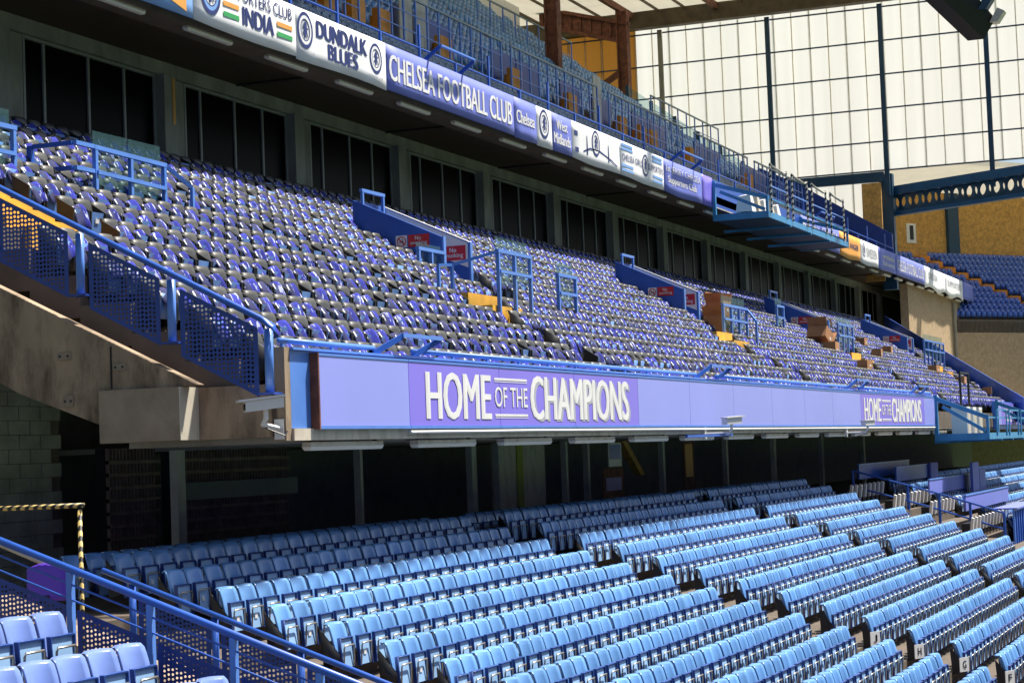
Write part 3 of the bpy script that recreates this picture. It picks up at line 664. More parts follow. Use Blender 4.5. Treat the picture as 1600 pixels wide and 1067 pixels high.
# ------------------------------------------------------------------ cardboard boxes
def carton(x, y, z, wx, wy, h, label, flaps=True, tilt=0.):
    t = thing('cardboard_box', label, 'box', (x, y, z), 'cardboard boxes among the seats'); t.rotation_euler = (0, tilt, random.uniform(-.15, .15))
    o = MB()
    for q in ((-wx/2,wx/2,-wy/2,-wy/2+.02,0,h),(-wx/2,wx/2,wy/2-.02,wy/2,0,h),(-wx/2,-wx/2+.02,-wy/2+.021,wy/2-.021,0,h),(wx/2-.02,wx/2,-wy/2+.021,wy/2-.021,0,h),(-wx/2+.021,wx/2-.021,-wy/2+.021,wy/2-.021,.0,.02)):
        o.box(*q)
    part('carton', o.data('carton', K['card']), t)
    if flaps:
        fl = [MB().hexa([(-wx/2,-wy/2-.01,h),(-wx/2,wy/2,h),(-wx/2-.02,wy/2,h),(-wx/2-.02,-wy/2,h),(-wx/2-.22,-wy/2,h+.25),(-wx/2-.20,wy/2,h+.27),(-wx/2-.22,wy/2,h+.27),(-wx/2-.24,-wy/2,h+.25)]),
              MB().hexa([(wx/2,-wy/2,h),(wx/2+.02,-wy/2,h),(wx/2+.02,wy/2,h),(wx/2,wy/2,h),(wx/2+.12,-wy/2,h+.3),(wx/2+.14,-wy/2,h+.3),(wx/2+.14,wy/2,h+.3),(wx/2+.12,wy/2,h+.3)]),
              MB().box(-wx/2, wx/2, wy/2-.01, wy/2+.01, h+.002, h+.34)]
        for m in fl: part('flap', m.data('flap', K['card_in']), t)
    part('paper_label', MB().box(-.05, .12, -wy/2-.006, -wy/2-.001, h*.25, h*.45).data('paper_label', K['white']), t)
carton(63.4, 17.9, 3.55, 1.35, .7, .75, 'large closed-bottom cardboard box behind the blue barrier', True)
carton(63.7, 17.95, 4.33, .85, .6, .45, 'open cardboard box with raised flaps on top of larger box', True)
carton(78.6, 18.0, 4.0, 1.0, .8, .5, 'tumbled open cardboard box at the foot of the third stairwell', True, .5)
carton(78.8, 17.7, 3.5, 1.1, .7, .5, 'cardboard box under the tumbled open box', False)
for n, (x, y, lab) in enumerate([(76.5, 15.8, 'labelled box standing alone among front rows above distant lettering'), (88, 17.6, 'box lying by the fourth stairwell barrier'), (91, 18.9, 'box on seats left of the fourth stairwell'), (94, 18.3, 'box beside the fourth stairwell barrier posts'), (96, 16.5, 'box on seats beyond the black frame'), (97, 15.4, 'lower box on seats right of the black frame'), (98.5, 14.4, 'lowest box on seats near the far parapet'), (93.0, 21.0, 'box high up by the shaded back rows')]):
    z = 1.87+.523*(y-13.7)-.2; carton(x, y, z, .62, .42, .34, 'cardboard '+lab, False)

# ------------------------------------------------------------------ box-level glazing behind the middle tier
MB().box(16, 150, 25.95, 26.2, 6.0, 10.2).build('box_level_wall', K['dark'], kind='structure')
MB().box(16, 150, 25.62, 25.9, 9.60, 9.94).build('lintel', K['wallcol'], label='long dim lintel above the dark box windows', cat='lintel')
for k in range(15):
    xc = 35.3+6.76*k
    t = thing('window_pier', 'pale rendered pier between dark box windows, %s from left' % nth(k+1), 'pier', (xc, 25.6, 6.6), 'piers between the box windows')
    MB().box(xc-.42, xc+.12, 25.5, 25.94, 6.6, 9.598).build('pier', K['wallcol'], t); MB().box(xc+.125, xc+.9, 25.75, 25.94, 6.6, 9.598).build('infill', K['wallcol'], t)
    if k == 1: MB().box(xc-.06, xc+.06, 25.485, 25.498, 8.4, 9.55).build('orange_stripe', K['orange'], t)
    if k < 14:
        x0 = xc+.95; x1 = xc+6.76-.47
        t = thing('box_window', 'dark glazed box window, %s bay from left' % nth(k+1), 'window', ((x0+x1)/2, 25.75, 6.6), 'dark box windows')
        cuts = [x0, x0+.75, x0+2.5, x0+4.0, x1]
        for a, b in zip(cuts, cuts[1:]): MB().box(a+.045, b-.045, 25.78, 25.80, 6.65, 9.52).build('pane', K['pane'], t)
        for a in cuts: MB().box(a-.04, a+.04, 25.74, 25.84, 6.65, 9.53).build('mullion', K['frame'], t)
        MB().box(x0-.04, x1+.04, 25.735, 25.84, 9.532, 9.598).build('head', K['frame'], t)

# ------------------------------------------------------------------ upper tier: soffit, fascia, banners
MB().box(16, 146, 22.06, 26.2, 9.945, 10.25).build('soffit_slab', K['soffit'], kind='structure')
jt = MB()
for k in range(12): jt.box(45.4+9.1*k-.06, 45.4+9.1*k+.06, 22.1, 25.6, 9.90, 9.943)
for k in range(12):
    x = 45.4+9.1*k; MB().box(x-.05, x+.05, 22.1, 25.6, 9.90, 9.943).build('soffit_joint', K['dark'], label='dark joint strip across the soffit, %s from left' % nth(k+1), cat='joint strip', group='soffit joints')
MB().box(16, 146, 22.06, 22.30, 9.80, 10.90).build('upper_balcony_front', K['blue'], label='long balcony front of the upper tier behind the banners', cat='balcony')
MB().box(16, 146, 22.03, 22.058, 9.755, 9.80).build('drip_edge', K['cream'], label='pale drip edge along the bottom of the balcony front', cat='trim')
def crest(mb_list, cx, cz, r, Y):          # rings, figure; returns meshes keyed by material
    ring, inner, fig = mb_list
    for s in range(24):
        a0, a1 = 2*math.pi*s/24, 2*math.pi*(s+1)/24
        for q0, q1, m in ((.80, 1., ring), (.56, .62, ring), (.62, .80, inner)):
            m.face([(cx+r*q*math.cos(a), Y, cz+1.12*r*q*math.sin(a)) for q, a in ((q0, a0), (q1, a0), (q1, a1), (q0, a1))])
    body = [(-.10,-.42),(.06,-.44),(.04,-.25),(.16,-.20),(.28,-.40),(.36,-.34),(.26,-.12),(.22,.05),(.36,.02),(.38,.10),(.20,.18),(.22,.30),(.12,.44),(-.04,.46),(-.16,.36),(-.12,.24),(-.30,.22),(-.34,.12),(-.14,.10),(-.10,-.05),(-.28,-.10),(-.32,-.20),(-.14,-.22)]
    fig.face([(cx+r*a, Y-.002, cz+1.12*r*b) for a, b in body])
def banner(x0, x1, label, mtl, z0=9.70, z1=10.92, sag=.0, Y=22.0):
    t = thing('banner', label, 'banner', ((x0+x1)/2, Y, z0), 'supporters banners on the upper balcony')
    n = max(3, int((x1-x0)/.8)); seed = random.random()*9
    def fn(u, v):
        x = x0+.01+(x1-x0-.02)*u; z = z0+(z1-z0)*v
        return (x, Y+.010*math.sin(x*2.3+seed)*(1-v)**2*(1 if sag else 0), z-sag*(1-v)*(.5+.5*math.sin(x*1.1+seed)))
    MB().shell(fn, n, 4, (0, .012, 0)).build('cloth', mtl, t, smooth=True)
    return t
def words_on(t, items, Y=21.986):
    for s, mk, a, b, z0, z1, bold in items:
        m = MB(); put_text(m, s, (0, Y, 0), UX, UZ, a, b, z0, z1, bold=bold); m.build('words', K[mk], t)
def crest_on(t, cx, cz, r, Y=21.986):
    ms = (MB(), MB(), MB()); crest(ms, cx, cz, r, Y)
    ms[0].build('crest_ring', K['ink'], t); ms[1].build('crest_band', K['lblue_ink'] if r > .42 else K['white'], t); ms[2].build('crest_lion', K['ink'], t)
banner(24, 37.2, 'light blue banner with orange shape at the top left edge', K['lblue_ink'])
b = banner(37.2, 41.95, 'white SUPPORTERS CLUB INDIA banner with tricolour stripes', K['banner'], sag=.05)
crest_on(b, 37.95, 10.42, .44)
words_on(b, [('SUPPORTERS CLUB', 'ink', 38.55, 41.75, 10.50, 10.80, 0), ('INDIA', 'ink', 39.35, 40.85, 9.98, 10.40, .05)])
for x0, x1, in ((38.5, 39.2), (41.0, 41.75)):
    for z0, mk in ((10.26, 'orange'), (10.02, 'green')): MB().box(x0, x1, 21.984, 21.988, z0, z0+.11).build('stripe', K[mk], b)
MB().prism([(34.6,21.984,10.92),(36.9,21.984,10.92),(36.9,21.984,9.8),(36.2,21.984,9.95),(35.6,21.984,10.3)], (0,.006,0)).build('orange_shape', K['orange'], bpy.data.objects['banner'])
b = banner(41.95, 46.98, 'white DUNDALK BLUES banner with a crest at each end', K['banner'], sag=.06)
crest_on(b, 42.42, 10.42, .40); crest_on(b, 46.35, 10.40, .36)
words_on(b, [('DUNDALK', 'ink', 43.0, 45.85, 10.36, 10.78, .075), ('BLUES', 'ink', 43.6, 45.3, 9.90, 10.30, .075), ('SUPPORTERS CLUB', 'grey_ink', 42.1, 42.9, 9.90, 9.95, 0), ('SUPPORTERS CLUB', 'grey_ink', 45.9, 46.75, 9.90, 9.95, 0)])
b = banner(46.98, 56.07, 'long purple-blue CHELSEA FOOTBALL CLUB board', K['banner_blue'])
words_on(b, [('CHELSEA FOOTBALL CLUB', 'white', 47.15, 55.9, 9.98, 10.68, .03)])
b = banner(56.07, 57.98, 'small blue banner reading Chelsea', K['banner_blue'], sag=.04); words_on(b, [('Chelsea', 'white', 56.25, 57.8, 10.15, 10.55, .035)])
b = banner(57.98, 59.35, 'small white banner with a single crest', K['banner'], sag=.04); crest_on(b, 58.65, 10.42, .42); words_on(b, [('SUPPORTERS CLUB', 'grey_ink', 58.1, 59.2, 9.86, 9.93, 0)])
b = banner(59.35, 61.21, 'small blue banner reading West Midlands', K['banner_blue'], sag=.04); words_on(b, [('West', 'white', 59.75, 60.8, 10.42, 10.75, .035), ('Midlands', 'white', 59.5, 61.05, 9.95, 10.3, .035)])
b = banner(61.21, 66.13, 'white banner with a crest over a bridge drawing', K['banner'], sag=.06); crest_on(b, 63.6, 10.45, .40)
m = MB(); pts = [(62.3, 10.02), (63.0, 10.20), (64.0, 10.22), (65.2, 10.05), (65.8, 9.92)]
for (a, c), (d, e) in zip(pts, pts[1:]): m.face([(a, 21.986, c-.025), (d, 21.986, e-.025), (d, 21.986, e+.025), (a, 21.986, c+.025)])
for x, h in ((62.7, .65), (64.9, .6)): m.face([(x-.06, 21.986, 9.95), (x+.06, 21.986, 9.95), (x+.02, 21.986, 9.95+h), (x-.02, 21.986, 9.95+h)])
for x, z in ((61.6, 10.55), (61.65, 10.0)): m.face([(x-.15, 21.986, z-.08), (x+.18, 21.986, z-.08), (x+.18, 21.986, z+.08), (x-.15, 21.986, z+.08)])
m.build('bridge_drawing', K['ink'], b)
b = banner(66.13, 71.3, 'white and blue striped CHELSEA GIRLS supporters banner', K['banner'], sag=.05)
for z in (9.86, 10.02, 10.62, 10.76): MB().box(66.3, 67.6, 21.984, 21.988, z, z+.09).build('stripe', K['lblue_ink'], b); MB().box(69.9, 71.1, 21.984, 21.988, z, z+.09).build('stripe', K['lblue_ink'], b)
words_on(b, [('CHELSEA GIRLS', 'ink', 66.4, 68.7, 10.25, 10.48, 0), ('SUPPORTERS', 'ink', 69.4, 71.2, 10.25, 10.48, 0)]); crest_on(b, 69.05, 10.36, .36)
b = banner(71.3, 76.41, 'purple 1st JERSEY CHELSEA Supporters Club banner', K['banner_blue'], sag=.08); words_on(b, [('1st JERSEY CHELSEA', 'white', 71.6, 76.2, 10.40, 10.72, .015), ('Supporters Club', 'white', 71.8, 75.6, 9.98, 10.32, .03)])
banner(76.41, 77.9, 'plain purple board left of the upper gantry', K['purple'])
b = banner(93.2, 97.3, 'dark blue banner at the right end of the upper gantry', K['banner_blue']); words_on(b, [('BLUES', 'white', 93.6, 97, 10.0, 10.6, .03)])
b = banner(97.3, 101.57, 'purple banner with white words left of the yellow one', K['banner_blue']); words_on(b, [('CHELSEA', 'white', 97.6, 101.2, 10.4, 10.7, .02)])
b = banner(101.57, 106.79, 'yellow banner among the distant supporters banners', K['orange'], sag=.1); words_on(b, [('TORE ANGER', 'ink', 102.2, 106.3, 10.2, 10.5, .02)])
b = banner(106.79, 111.65, 'white distant banner right of the yellow banner', K['banner'], sag=.1); words_on(b, [('SWEDEN', 'grey_ink', 108.4, 111.3, 10.1, 10.6, .0)]); crest_on(b, 107.7, 10.4, .34)
b = banner(111.65, 116.68, 'blue distant banner with white lines of text', K['banner_blue'], sag=.05); words_on(b, [('wimbledon', 'white', 113, 116.3, 10.35, 10.65, .02), ('blues', 'white', 113, 116.3, 9.98, 10.25, .02)])
b = banner(116.68, 126.18, 'distant purple CHELSEA FOOTBALL CLUB board', K['banner_blue']); words_on(b, [('CHELSEA FOOTBALL CLUB', 'white', 117.2, 125.8, 10.0, 10.65, .012)])
b = banner(126.18, 134, 'white crumpled distant banner with dark mark', K['banner'], sag=.25); words_on(b, [('CHELSEA', 'grey_ink', 127.5, 131, 10.2, 10.6, 0)])
b = banner(134, 141.3, 'white sagging banner last before the end board', K['banner'], sag=.25); words_on(b, [('SUPPORTERS', 'grey_ink', 135, 140.5, 10.2, 10.6, 0)])
banner(141.3, 146, 'purple end board of the upper balcony', K['banner_blue'])

# upper tier terrace and seats
def up(k):
    if k < 6: return 22.95+.8*k, 11.28+.50*k
    return 28.9+.8*(k-6), 15.25+.66*(k-6)
def up_end(y): return 117.0 if y < 29.7 else 117.0-(y-29.7)*1.6
mb = MB()
for k in range(21):
    y, z = up(k); y1 = y+.12 if k != 5 else 28.2
    mb.box(16, up_end(y), y-.68, y1, z-1.6, z-.80)
mb.build('upper_terrace', K['terrace'], kind='structure')
P_u = MB().shell(lambda u, v: ((2*u-1)*.23, (.40*v)*.2-.04*(2*u-1)**2, .40+.40*v), 3, 2, (0, .03, 0))
P_utop = MB().box(-.20, .20, .06, .13, .802, .812)
P_upan = MB().box(-.20, .20, -.15, -.08, .20, .60)
P_unum = MB().box(-.04, .04, -.003, .0, .66, .72)
def mesh_of(parts, mats, name):
    m = MB(); n = 0
    for q, mi in parts:
        n = len(m.v); m.v += q.v; m.f += [tuple(a+n for a in f) for f in q.f]; m.m += [a+mi for a in q.m]
    return m.data(name, mats)
UPARTS = [(P_u, 0), (P_utop, 1), (P_upan, 0)]; ME_upan = P_upan.data('seat_pan', K['useat']); UP2 = [(P_u, 0), (P_utop, 1), (P_upan, 0), (P_unum, 2)]
ME_u = mesh_of([(P_u, 0), (P_utop, 1)], [K['useat'], K['useat_top']], 'upper_seat'); ME_u2 = mesh_of(UP2, [K['useat2'], K['useat_top'], K['white']], 'upper_seat')
ua = []
for k in range(21):
    y, z = up(k); n = 0; x = 38.
    while x < up_end(y)-1.4:
        if not ((x-2) % 16 < 1.3): n += 1; ua.append((k, n, Vector((x, y, z-.80))))
        x += .5
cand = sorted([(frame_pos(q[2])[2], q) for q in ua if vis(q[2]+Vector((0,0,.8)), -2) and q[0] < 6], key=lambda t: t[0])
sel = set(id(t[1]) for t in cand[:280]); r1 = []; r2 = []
for q in ua:
    k, n, p = q
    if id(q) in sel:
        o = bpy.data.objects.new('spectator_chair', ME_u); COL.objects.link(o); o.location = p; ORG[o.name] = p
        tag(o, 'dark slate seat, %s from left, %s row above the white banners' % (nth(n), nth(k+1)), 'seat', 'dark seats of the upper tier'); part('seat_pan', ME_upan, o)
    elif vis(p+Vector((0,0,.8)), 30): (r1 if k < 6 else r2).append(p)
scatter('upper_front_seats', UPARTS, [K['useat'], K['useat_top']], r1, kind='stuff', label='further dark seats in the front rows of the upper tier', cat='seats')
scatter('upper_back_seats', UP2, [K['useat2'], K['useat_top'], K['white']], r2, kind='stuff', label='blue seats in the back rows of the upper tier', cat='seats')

# front rail of upper tier, gangway rails, barrier rows, orange steps, blue panels
t = thing('upper_front_rail', 'thin blue rail along the upper tier front above banners', 'railing', (70, 22.2, 10.9))
MB().tube([(36, 22.15, 11.25), (117, 22.15, 11.25)], .028, 6).build('rail', K['blue'], t)
for k in range(33): MB().box(37+2.5*k-.04, 37+2.5*k+.04, 22.12, 22.18, 10.9, 11.9 if k % 2 else 11.27).build('post', K['blue'], t)
for k, (a, b) in enumerate(((49.8, 52.2), (72.6, 75.4), (96, 99))):
    t = thing('gangway_hoop', 'blue hoop guard leaning out above the upper banners, %s from left' % word(k+1), 'guard rail', (a, 22.2, 10.9), 'hoop guards on the upper balcony')
    for x in (a, b): MB().bar((x, 22.2, 10.92), (x, 21.65, 11.30), .06, .10).build('arm', K['blue'], t)
    MB().bar((a, 21.65, 11.33), (b, 21.65, 11.33), .10, .05).build('top_bar', K['blue_lt'], t)
def rail_run(name, label, x0, x1, Y, zb, h, step=1.0, mids=2, m=None, grp=None):
    m = m or K['blue_lt']; t = thing(name, label, 'railing', ((x0+x1)/2, Y, zb), grp)
    n = max(1, round((x1-x0)/step))
    for k in range(n+1):
        x = x0+(x1-x0)*k/n; MB().box(x-.035, x+.035, Y-.03, Y+.03, zb, zb+h-.03).build('post', m, t)
    MB().bar((x0-.05, Y, zb+h), (x1+.05, Y, zb+h), .08, .07).build('top_rail', K['useat_top'], t)
    for q in range(mids):
        z = zb+h*(q+1)/(mids+1); MB().bar((x0, Y-.034, z), (x1, Y-.034, z), .03, .03).build('middle_rail', m, t)
    return t
segs = [(40.5, 47.5), (51.5, 56.5), (58, 68.6), (69.6, 79.5), (81, 92), (94, 104), (105.5, 116.5)]
for k, (a, b) in enumerate(segs):
    rail_run('walkway_railing', 'blue walkway railing halfway up the upper tier, %s length from left' % word(k+1), a, b, 27.35, 13.75, 1.75, .95, 2, grp='walkway railings of the upper tier')
    t = thing('walkway_wall', 'navy walkway wall panels in the upper tier, %s length from left' % word(k+1), 'wall panel', ((a+b)/2, 28.2, 13.4), 'walkway walls of the upper tier')
    n = max(2, int((b-a)/2.4))
    for q in range(n):
        if (q+k) % 3 != 2: MB().box(a+(b-a)*q/n+.05, a+(b-a)*(q+1)/n-.05, 28.12, 28.18, 13.3, 15.5).build('panel', K['navy'], t)
for k, x in enumerate((45.8, 47.6, 52.4, 54.3, 56.2, 58.2, 63.2, 70.0, 76.2, 82.8, 85.6, 87.2, 93.5, 104.5)):
    t = thing('upper_steps', 'orange edged steps on the upper walkway, %s from left' % nth(k+1), 'steps', (x, 27.6, 13.2), 'orange steps of the upper tier')
    for q in range(3): MB().box(x+.35*q, x+.35*q+1.0, 27.45+.25*q, 27.70+.25*q, 13.1, 14.75-.18*q).build('step', K['amber'], t)
for k, x in enumerate((50.2, 51.7, 60.5, 61.9, 80.2)):
    MB().box(x, x+1.0, 27.75, 27.80, 13.2, 16.2).build('white_door_panel', K['cream'], label='tall pale door panel behind the upper walkway railing, %s from left' % word(k+1), cat='panel', group='pale panels of the upper walkway')
rail_run('back_railing', 'railing along the top rows of the upper tier, left length', 62, 84, 37.0, 21.6, 1.5, 1.6, 1, grp='top railings of the upper tier')
rail_run('back_railing', 'railing along the top rows of the upper tier, middle length', 86, 99, 35.4, 20.2, 1.6, 1.6, 1, grp='top railings of the upper tier')
rail_run('back_railing', 'railing along the top rows of the upper tier, right length', 100, 113, 31.4, 17.2, 1.5, 1.6, 1, grp='top railings of the upper tier')
mb = MB().prism([(117.6,22.3,9.9),(117.6,30.3,15.2),(117.6,30.3,16.9),(117.6,28.0,15.75),(117.6,22.3,12.2)], (.3,0,0))
mb.build('upper_end_wall', K['navy'], label='dark blue sloping end wall of the upper tier', cat='wall')
t = thing('upper_glass_screen', 'sloping row of framed grey screens at the upper tier back corner', 'screen', (113, 32, 17))
for k in range(6):
    x0, y0 = 108+1.5*k, 35.3-.93*k; z0 = 20.6-.78*k
    MB().hexa([(x0,y0,z0-1.2),(x0+1.4,y0-.87,z0-1.9),(x0+1.4,y0-.83,z0-1.9),(x0,y0+.04,z0-1.2),(x0,y0,z0+.3),(x0+1.4,y0-.87,z0-.42),(x0+1.4,y0-.83,z0-.42),(x0,y0+.04,z0+.3)]).build('pane', K['glass'], t)
    MB().box(x0-.07, x0+.07, y0-.1, y0+.1, z0-2, z0+.34).build('post', K['tealdark'], t)

# ------------------------------------------------------------------ gantries
def gantry(label, X0, X1, Yi, Yo, zb, zi, zo, striped, Lx):
    t = thing('camera_gantry', label, 'gantry', (X0, (Yi+Yo)/2, zb), 'camera gantries'); m = K['teal']
    for n, x in enumerate((X0, X1)):
        MB().bar((x, Yi, zb+.12), (x, Yo, zb+.12), .12, .26).build('side_beam', m, t)
        MB().bar((x, Yi, zi-.12), (x, Yo, zo), .10, .16).build('sloping_chord', m, t)
        MB().bar((x, Yi-.3, zi-.45), (x, Yo+.1, zb+.32), .08, .13).build('diagonal_brace', m, t)
        MB().box(x-.07, x+.07, Yi-.12, Yi+.02, zb, zi).build('inner_post', m, t)
        MB().box(x-.05, x+.05, Yo-.05, Yo+.05, zb, zo+.1).build('outer_post', m, t)
    MB().box(X0+.06, X1-.06, Yo, Yi, zb+.02, zb+.10).build('deck', K['tealdark'], t)
    MB().bar((X0, Yo, zb+.12), (X1, Yo, zb+.12), .10, .24).build('front_beam', m, t)
    MB().bar((X0, Yo, zo), (X1, Yo, zo), .06, .06).build('front_rail', m, t)
    n = int((X1-X0)/Lx)
    for k in range(1, n): MB().bar((X0+k*Lx, Yi+.6, zb-.06), (X0+k*Lx, Yo-.05, zb-.02), .14, .10).build('under_beam', m, t)
    return t
g = gantry('teal camera gantry jutting from the upper balcony', 77.95, 93.0, 22.0, 19.75, 9.15, 10.78, 9.95, True, 3.7)
for k in range(4):
    t = thing('striped_gate', 'black and white striped rail frame on the upper gantry, %s from left' % word(k+1), 'rail frame', (78.4+3.6*k, 19.7, 9.3), 'striped rail frames'); x = 78.3+3.65*k; ln = 2.7
    for a in (x, x+ln): MB().tube([(a, 19.66, 9.35), (a, 19.66, 11.35)], .045, 6).build('upright', K['bw'], t)
    MB().tube([(x, 19.66, 11.35), (x+.5, 19.66, 11.28), (x+ln-.4, 19.66, 11.2), (x+ln, 19.66, 11.3)], .045, 6).build('top_tube', K['bw'], t)
    MB().bar((x, 19.66, 10.45), (x+ln, 19.66, 10.45), .03, .05).build('middle_tube', K['blue_lt'], t)
for k in range(5):
    x = 78.8+1.1*k; t = thing('covered_equipment', 'pale covered equipment stored on the upper gantry, %s from left' % word(k+1), 'equipment', (x, 20.9, 9.26), 'equipment on the upper gantry')
    MB().hexa([(x,20.6,9.55),(x+.7,20.6,9.55),(x+.7,21.3,9.55),(x,21.3,9.55),(x+.1,20.7,10.25+.12*(k%2)),(x+.6,20.75,10.35),(x+.62,21.2,10.3),(x+.1,21.2,10.2)]).build('cover', K['cream'] if k % 2 else K['white'], t)
    MB().box(x+.1, x+.6, 20.7, 21.1, 9.255, 9.548).build('base', K['black'], t)
gantry('teal camera gantry jutting from the middle tier parapet', 75.6, 91.5, 13.05, 11.1, -.12, 1.62, .70, False, 3.2)
for k in range(4):
    x = 77.5+3.4*k; t = thing('gantry_rail', 'teal rail frame on the lower gantry, %s from left' % word(k+1), 'rail frame', (x, 11.1, 0), 'rail frames on the lower gantry')
    for a in (x, x+2.6): MB().box(a-.05, a+.05, 11.0, 11.05, 0, 1.0).build('upright', K['teal'], t)
    MB().bar((x, 11.02, 1.0), (x+2.6, 11.02, 1.0), .06, .06).build('top_rail', K['teal'], t)
for k in range(3):
    x = 76.6+1.5*k; t = thing('gantry_locker', 'pale locker standing on the lower gantry, %s from left' % word(k+1), 'locker', (x, 12.2, 0), 'lockers on the lower gantry')
    MB().box(x, x+.8, 12.0, 12.6, .0, 1.15).build('body', K['white'], t); MB().box(x+.1, x+.7, 11.985, 11.998, .1, 1.05).build('door', K['cream'], t)
t = thing('black_stand', 'thin black frame standing on the lower gantry corner', 'frame', (78, 12.3, .4))
for x in (77.2, 79.2): MB().box(x-.04, x+.04, 12.26, 12.34, .0, 2.45).build('upright', K['black'], t)
MB().bar((77.16, 12.3, 2.48), (79.24, 12.3, 2.48), .06, .06).build('crossbar', K['black'], t)

# ------------------------------------------------------------------ concourse under the middle tier
MB().box(24, 230, 22.2, 22.5, -4.2, 1.5).build('concourse_back_wall', K['plaster'], kind='structure')
bw = thing('block_wall', 'pale green blockwork wall in the shade at far left', 'wall', (27, 19.9, -2))
MB().box(21.0, 28.86, 19.97, 20.2, -2.0, 3.8).build('mortar', K['grille'], bw)
bm = MB().box(-.285, .285, 0, .06, -.115, .115); bmd = bm.data('block', K['block'])
for r in range(24):
    for c in range(4):
        x = 28.86-.30-.6*c-(.30 if r % 2 else 0); o = part('block', bmd, bw, (x-27, 19.915-19.9, -1.9+.24*r+2))
def grille_wall(x0, x1, label):
    t = thing('grille_wall', label, 'wall', ((x0+x1)/2, 19.2, -2), 'dark vented walls'); MB().box(x0, x1, 19.2, 19.4, -2, .36).build('backing', K['dark'], t)
    for r in range(10): MB().box(x0, x1, 19.11, 19.195, -1.9+.22*r, -1.84+.22*r).build('slat', K['grille'], t)
    m = MB()
    for k in range(int((x1-x0)/.11)): m.box(x0+.11*k, x0+.11*k+.03, 19.13, 19.195, -2, .35)
    tag(m.build('fins', K['grille'], t), kind='stuff')
grille_wall(29.1, 30.7, 'dark vented wall left of first concourse column'); grille_wall(31.2, 35.6, 'dark vented wall between first and second concourse columns')
MB().box(31.0, 35.7, 19.0, 19.1, -.62, -.30).build('blue_band', K['tealdark'], bpy.data.objects['grille_wall.001'])
for k, (px, wd) in enumerate([(29.52, .26), (36.5, .12), (42.4, .28), (44.0, .2), (48.6, .14), (50.3, .16), (57.0, .2), (64, .2), (70.4, .3), (78, .3), (86, .3)]):
    t = thing('concourse_column', 'pale concourse column in the shade under boards, %s from left' % word(k+1), 'column', (px, 18, -2), 'concourse columns')
    MB().box(px-wd/2, px+wd/2, 17.95, 18.1, -2.2, .279).build('shaft', K['column'], t); MB().box(px-wd/2-.03, px+wd/2+.03, 17.92, 18.13, -2.2, -1.9).build('base', K['wallcol'], t)
t = thing('notice_wall', 'pale panelled wall with yellow strip behind the lower seats', 'wall', (46, 18.3, -2)); MB().box(44.6, 47.9, 18.3, 18.45, -2, .279).build('panel', K['cream'], t); MB().box(45.9, 46.3, 18.27, 18.298, -1.9, .279).build('yellow_strip', mat('lime_paint', (.40, .42, .06), .7), t)
t = thing('poster', 'small poster with blue picture on a concourse column', 'poster', (51.9, 17.7, -.4)); MB().box(51.2, 52.3, 17.7, 17.72, -.45, .2).build('sheet', K['white'], t); MB().box(51.3, 52.2, 17.69, 17.698, -.25, .15).build('picture', K['blue'], t)
t = thing('display_board', 'dark display board with pale faces below the small poster', 'poster', (51.5, 17.7, -1.3)); MB().box(50.7, 52.4, 17.7, 17.72, -1.35, -.5).build('sheet', K['rust'], t); MB().box(50.9, 52.2, 17.69, 17.698, -1.1, -.75).build('pale_band', K['lilac_ink'], t)
MB().hexa([(53.0,17.9,.25),(53.4,17.9,.25),(53.4,18.1,.25),(53.0,18.1,.25),(54.6,17.9,-.75),(55.0,17.9,-.75),(55.0,18.1,-.75),(54.6,18.1,-.75)]).build('stair_stringer', K['ochre'], label='orange sloping stair side in the concourse', cat='stair')
t = thing('column_poster', 'orange patterned poster on a wide concourse column', 'poster', (58.7, 17.7, -1.5)); MB().box(58.2, 59.3, 17.7, 17.73, -1.6, .25).build('sheet', K['rust'], t); MB().box(58.35, 59.1, 17.69, 17.698, -.9, .1).build('orange_print', K['orange'], t)

# ------------------------------------------------------------------ foreground: left block seats, handrails, sunken gangway
fg = [(10.62, -1.275, 15.15), (9.80, -1.565, 15.22), (8.98, -1.86, 15.25)]
mb = MB()
for y, z, x in fg: mb.box(5, 15.62, y-.70, y+.12, z-2.4, z-.80)
mb.box(5, 15.62, 10.741, 16, -3, -1.83); mb.build('near_terrace', K['terrace'], kind='structure')
for r, (y, z, x) in enumerate(fg):
    for k in range(5):
        p = Vector((x+.02-.47*k, y, z-.80))
        if vis(p+Vector((0,0,.75)), 25):
            low_seat(p, 'large near blue seat, %s from the handrail, %s row from top, bottom left' % (word(k+1), word(r+1)), 'near blue seats at bottom left', near=True)
low_seat(Vector((14.93+.02-.94, 11.44, -.99-.80)), 'near blue seat in the highest visible row at the left edge', 'near blue seats at bottom left', near=True)
MB().box(15.62, 22.0, 2, 18.5, -5.2, -4.0).build('sunken_gangway', K['terrace'], kind='structure')
MB().prism([(21.06,16,-4),(21.06,16,-1.6),(21.06,5,-5.5),(21.06,5,-6)], (.93,0,0)).build('gangway_side_wall', K['concrete'], label='concrete side wall of the sunken gangway below perforated rail', cat='wall')
rs = .355
nz = lambda y: -.885+rs*(y-10.85)
nr = thing('near_handrail', 'near blue handrail with thin rails and perforated panels, bottom left', 'railing', (15.72, 9, -2.5))
MB().tube([(15.7, 14, nz(14)), (15.7, 5, nz(5))], .036, 12).build('handrail', K['blue'], nr, smooth=True)
for y in (12.0, 10.78, 9.92, 9.06, 8.2, 7.3):
    MB().box(15.68, 15.74, y-.03, y+.03, nz(y)-1.1, nz(y)-.03).build('post', K['blue_lt'], nr)
for o in (.14, .28): MB().tube([(15.69, 14, nz(14)-o), (15.69, 5, nz(5)-o)], .010, 6).build('thin_rail', K['blue'], nr, smooth=True)
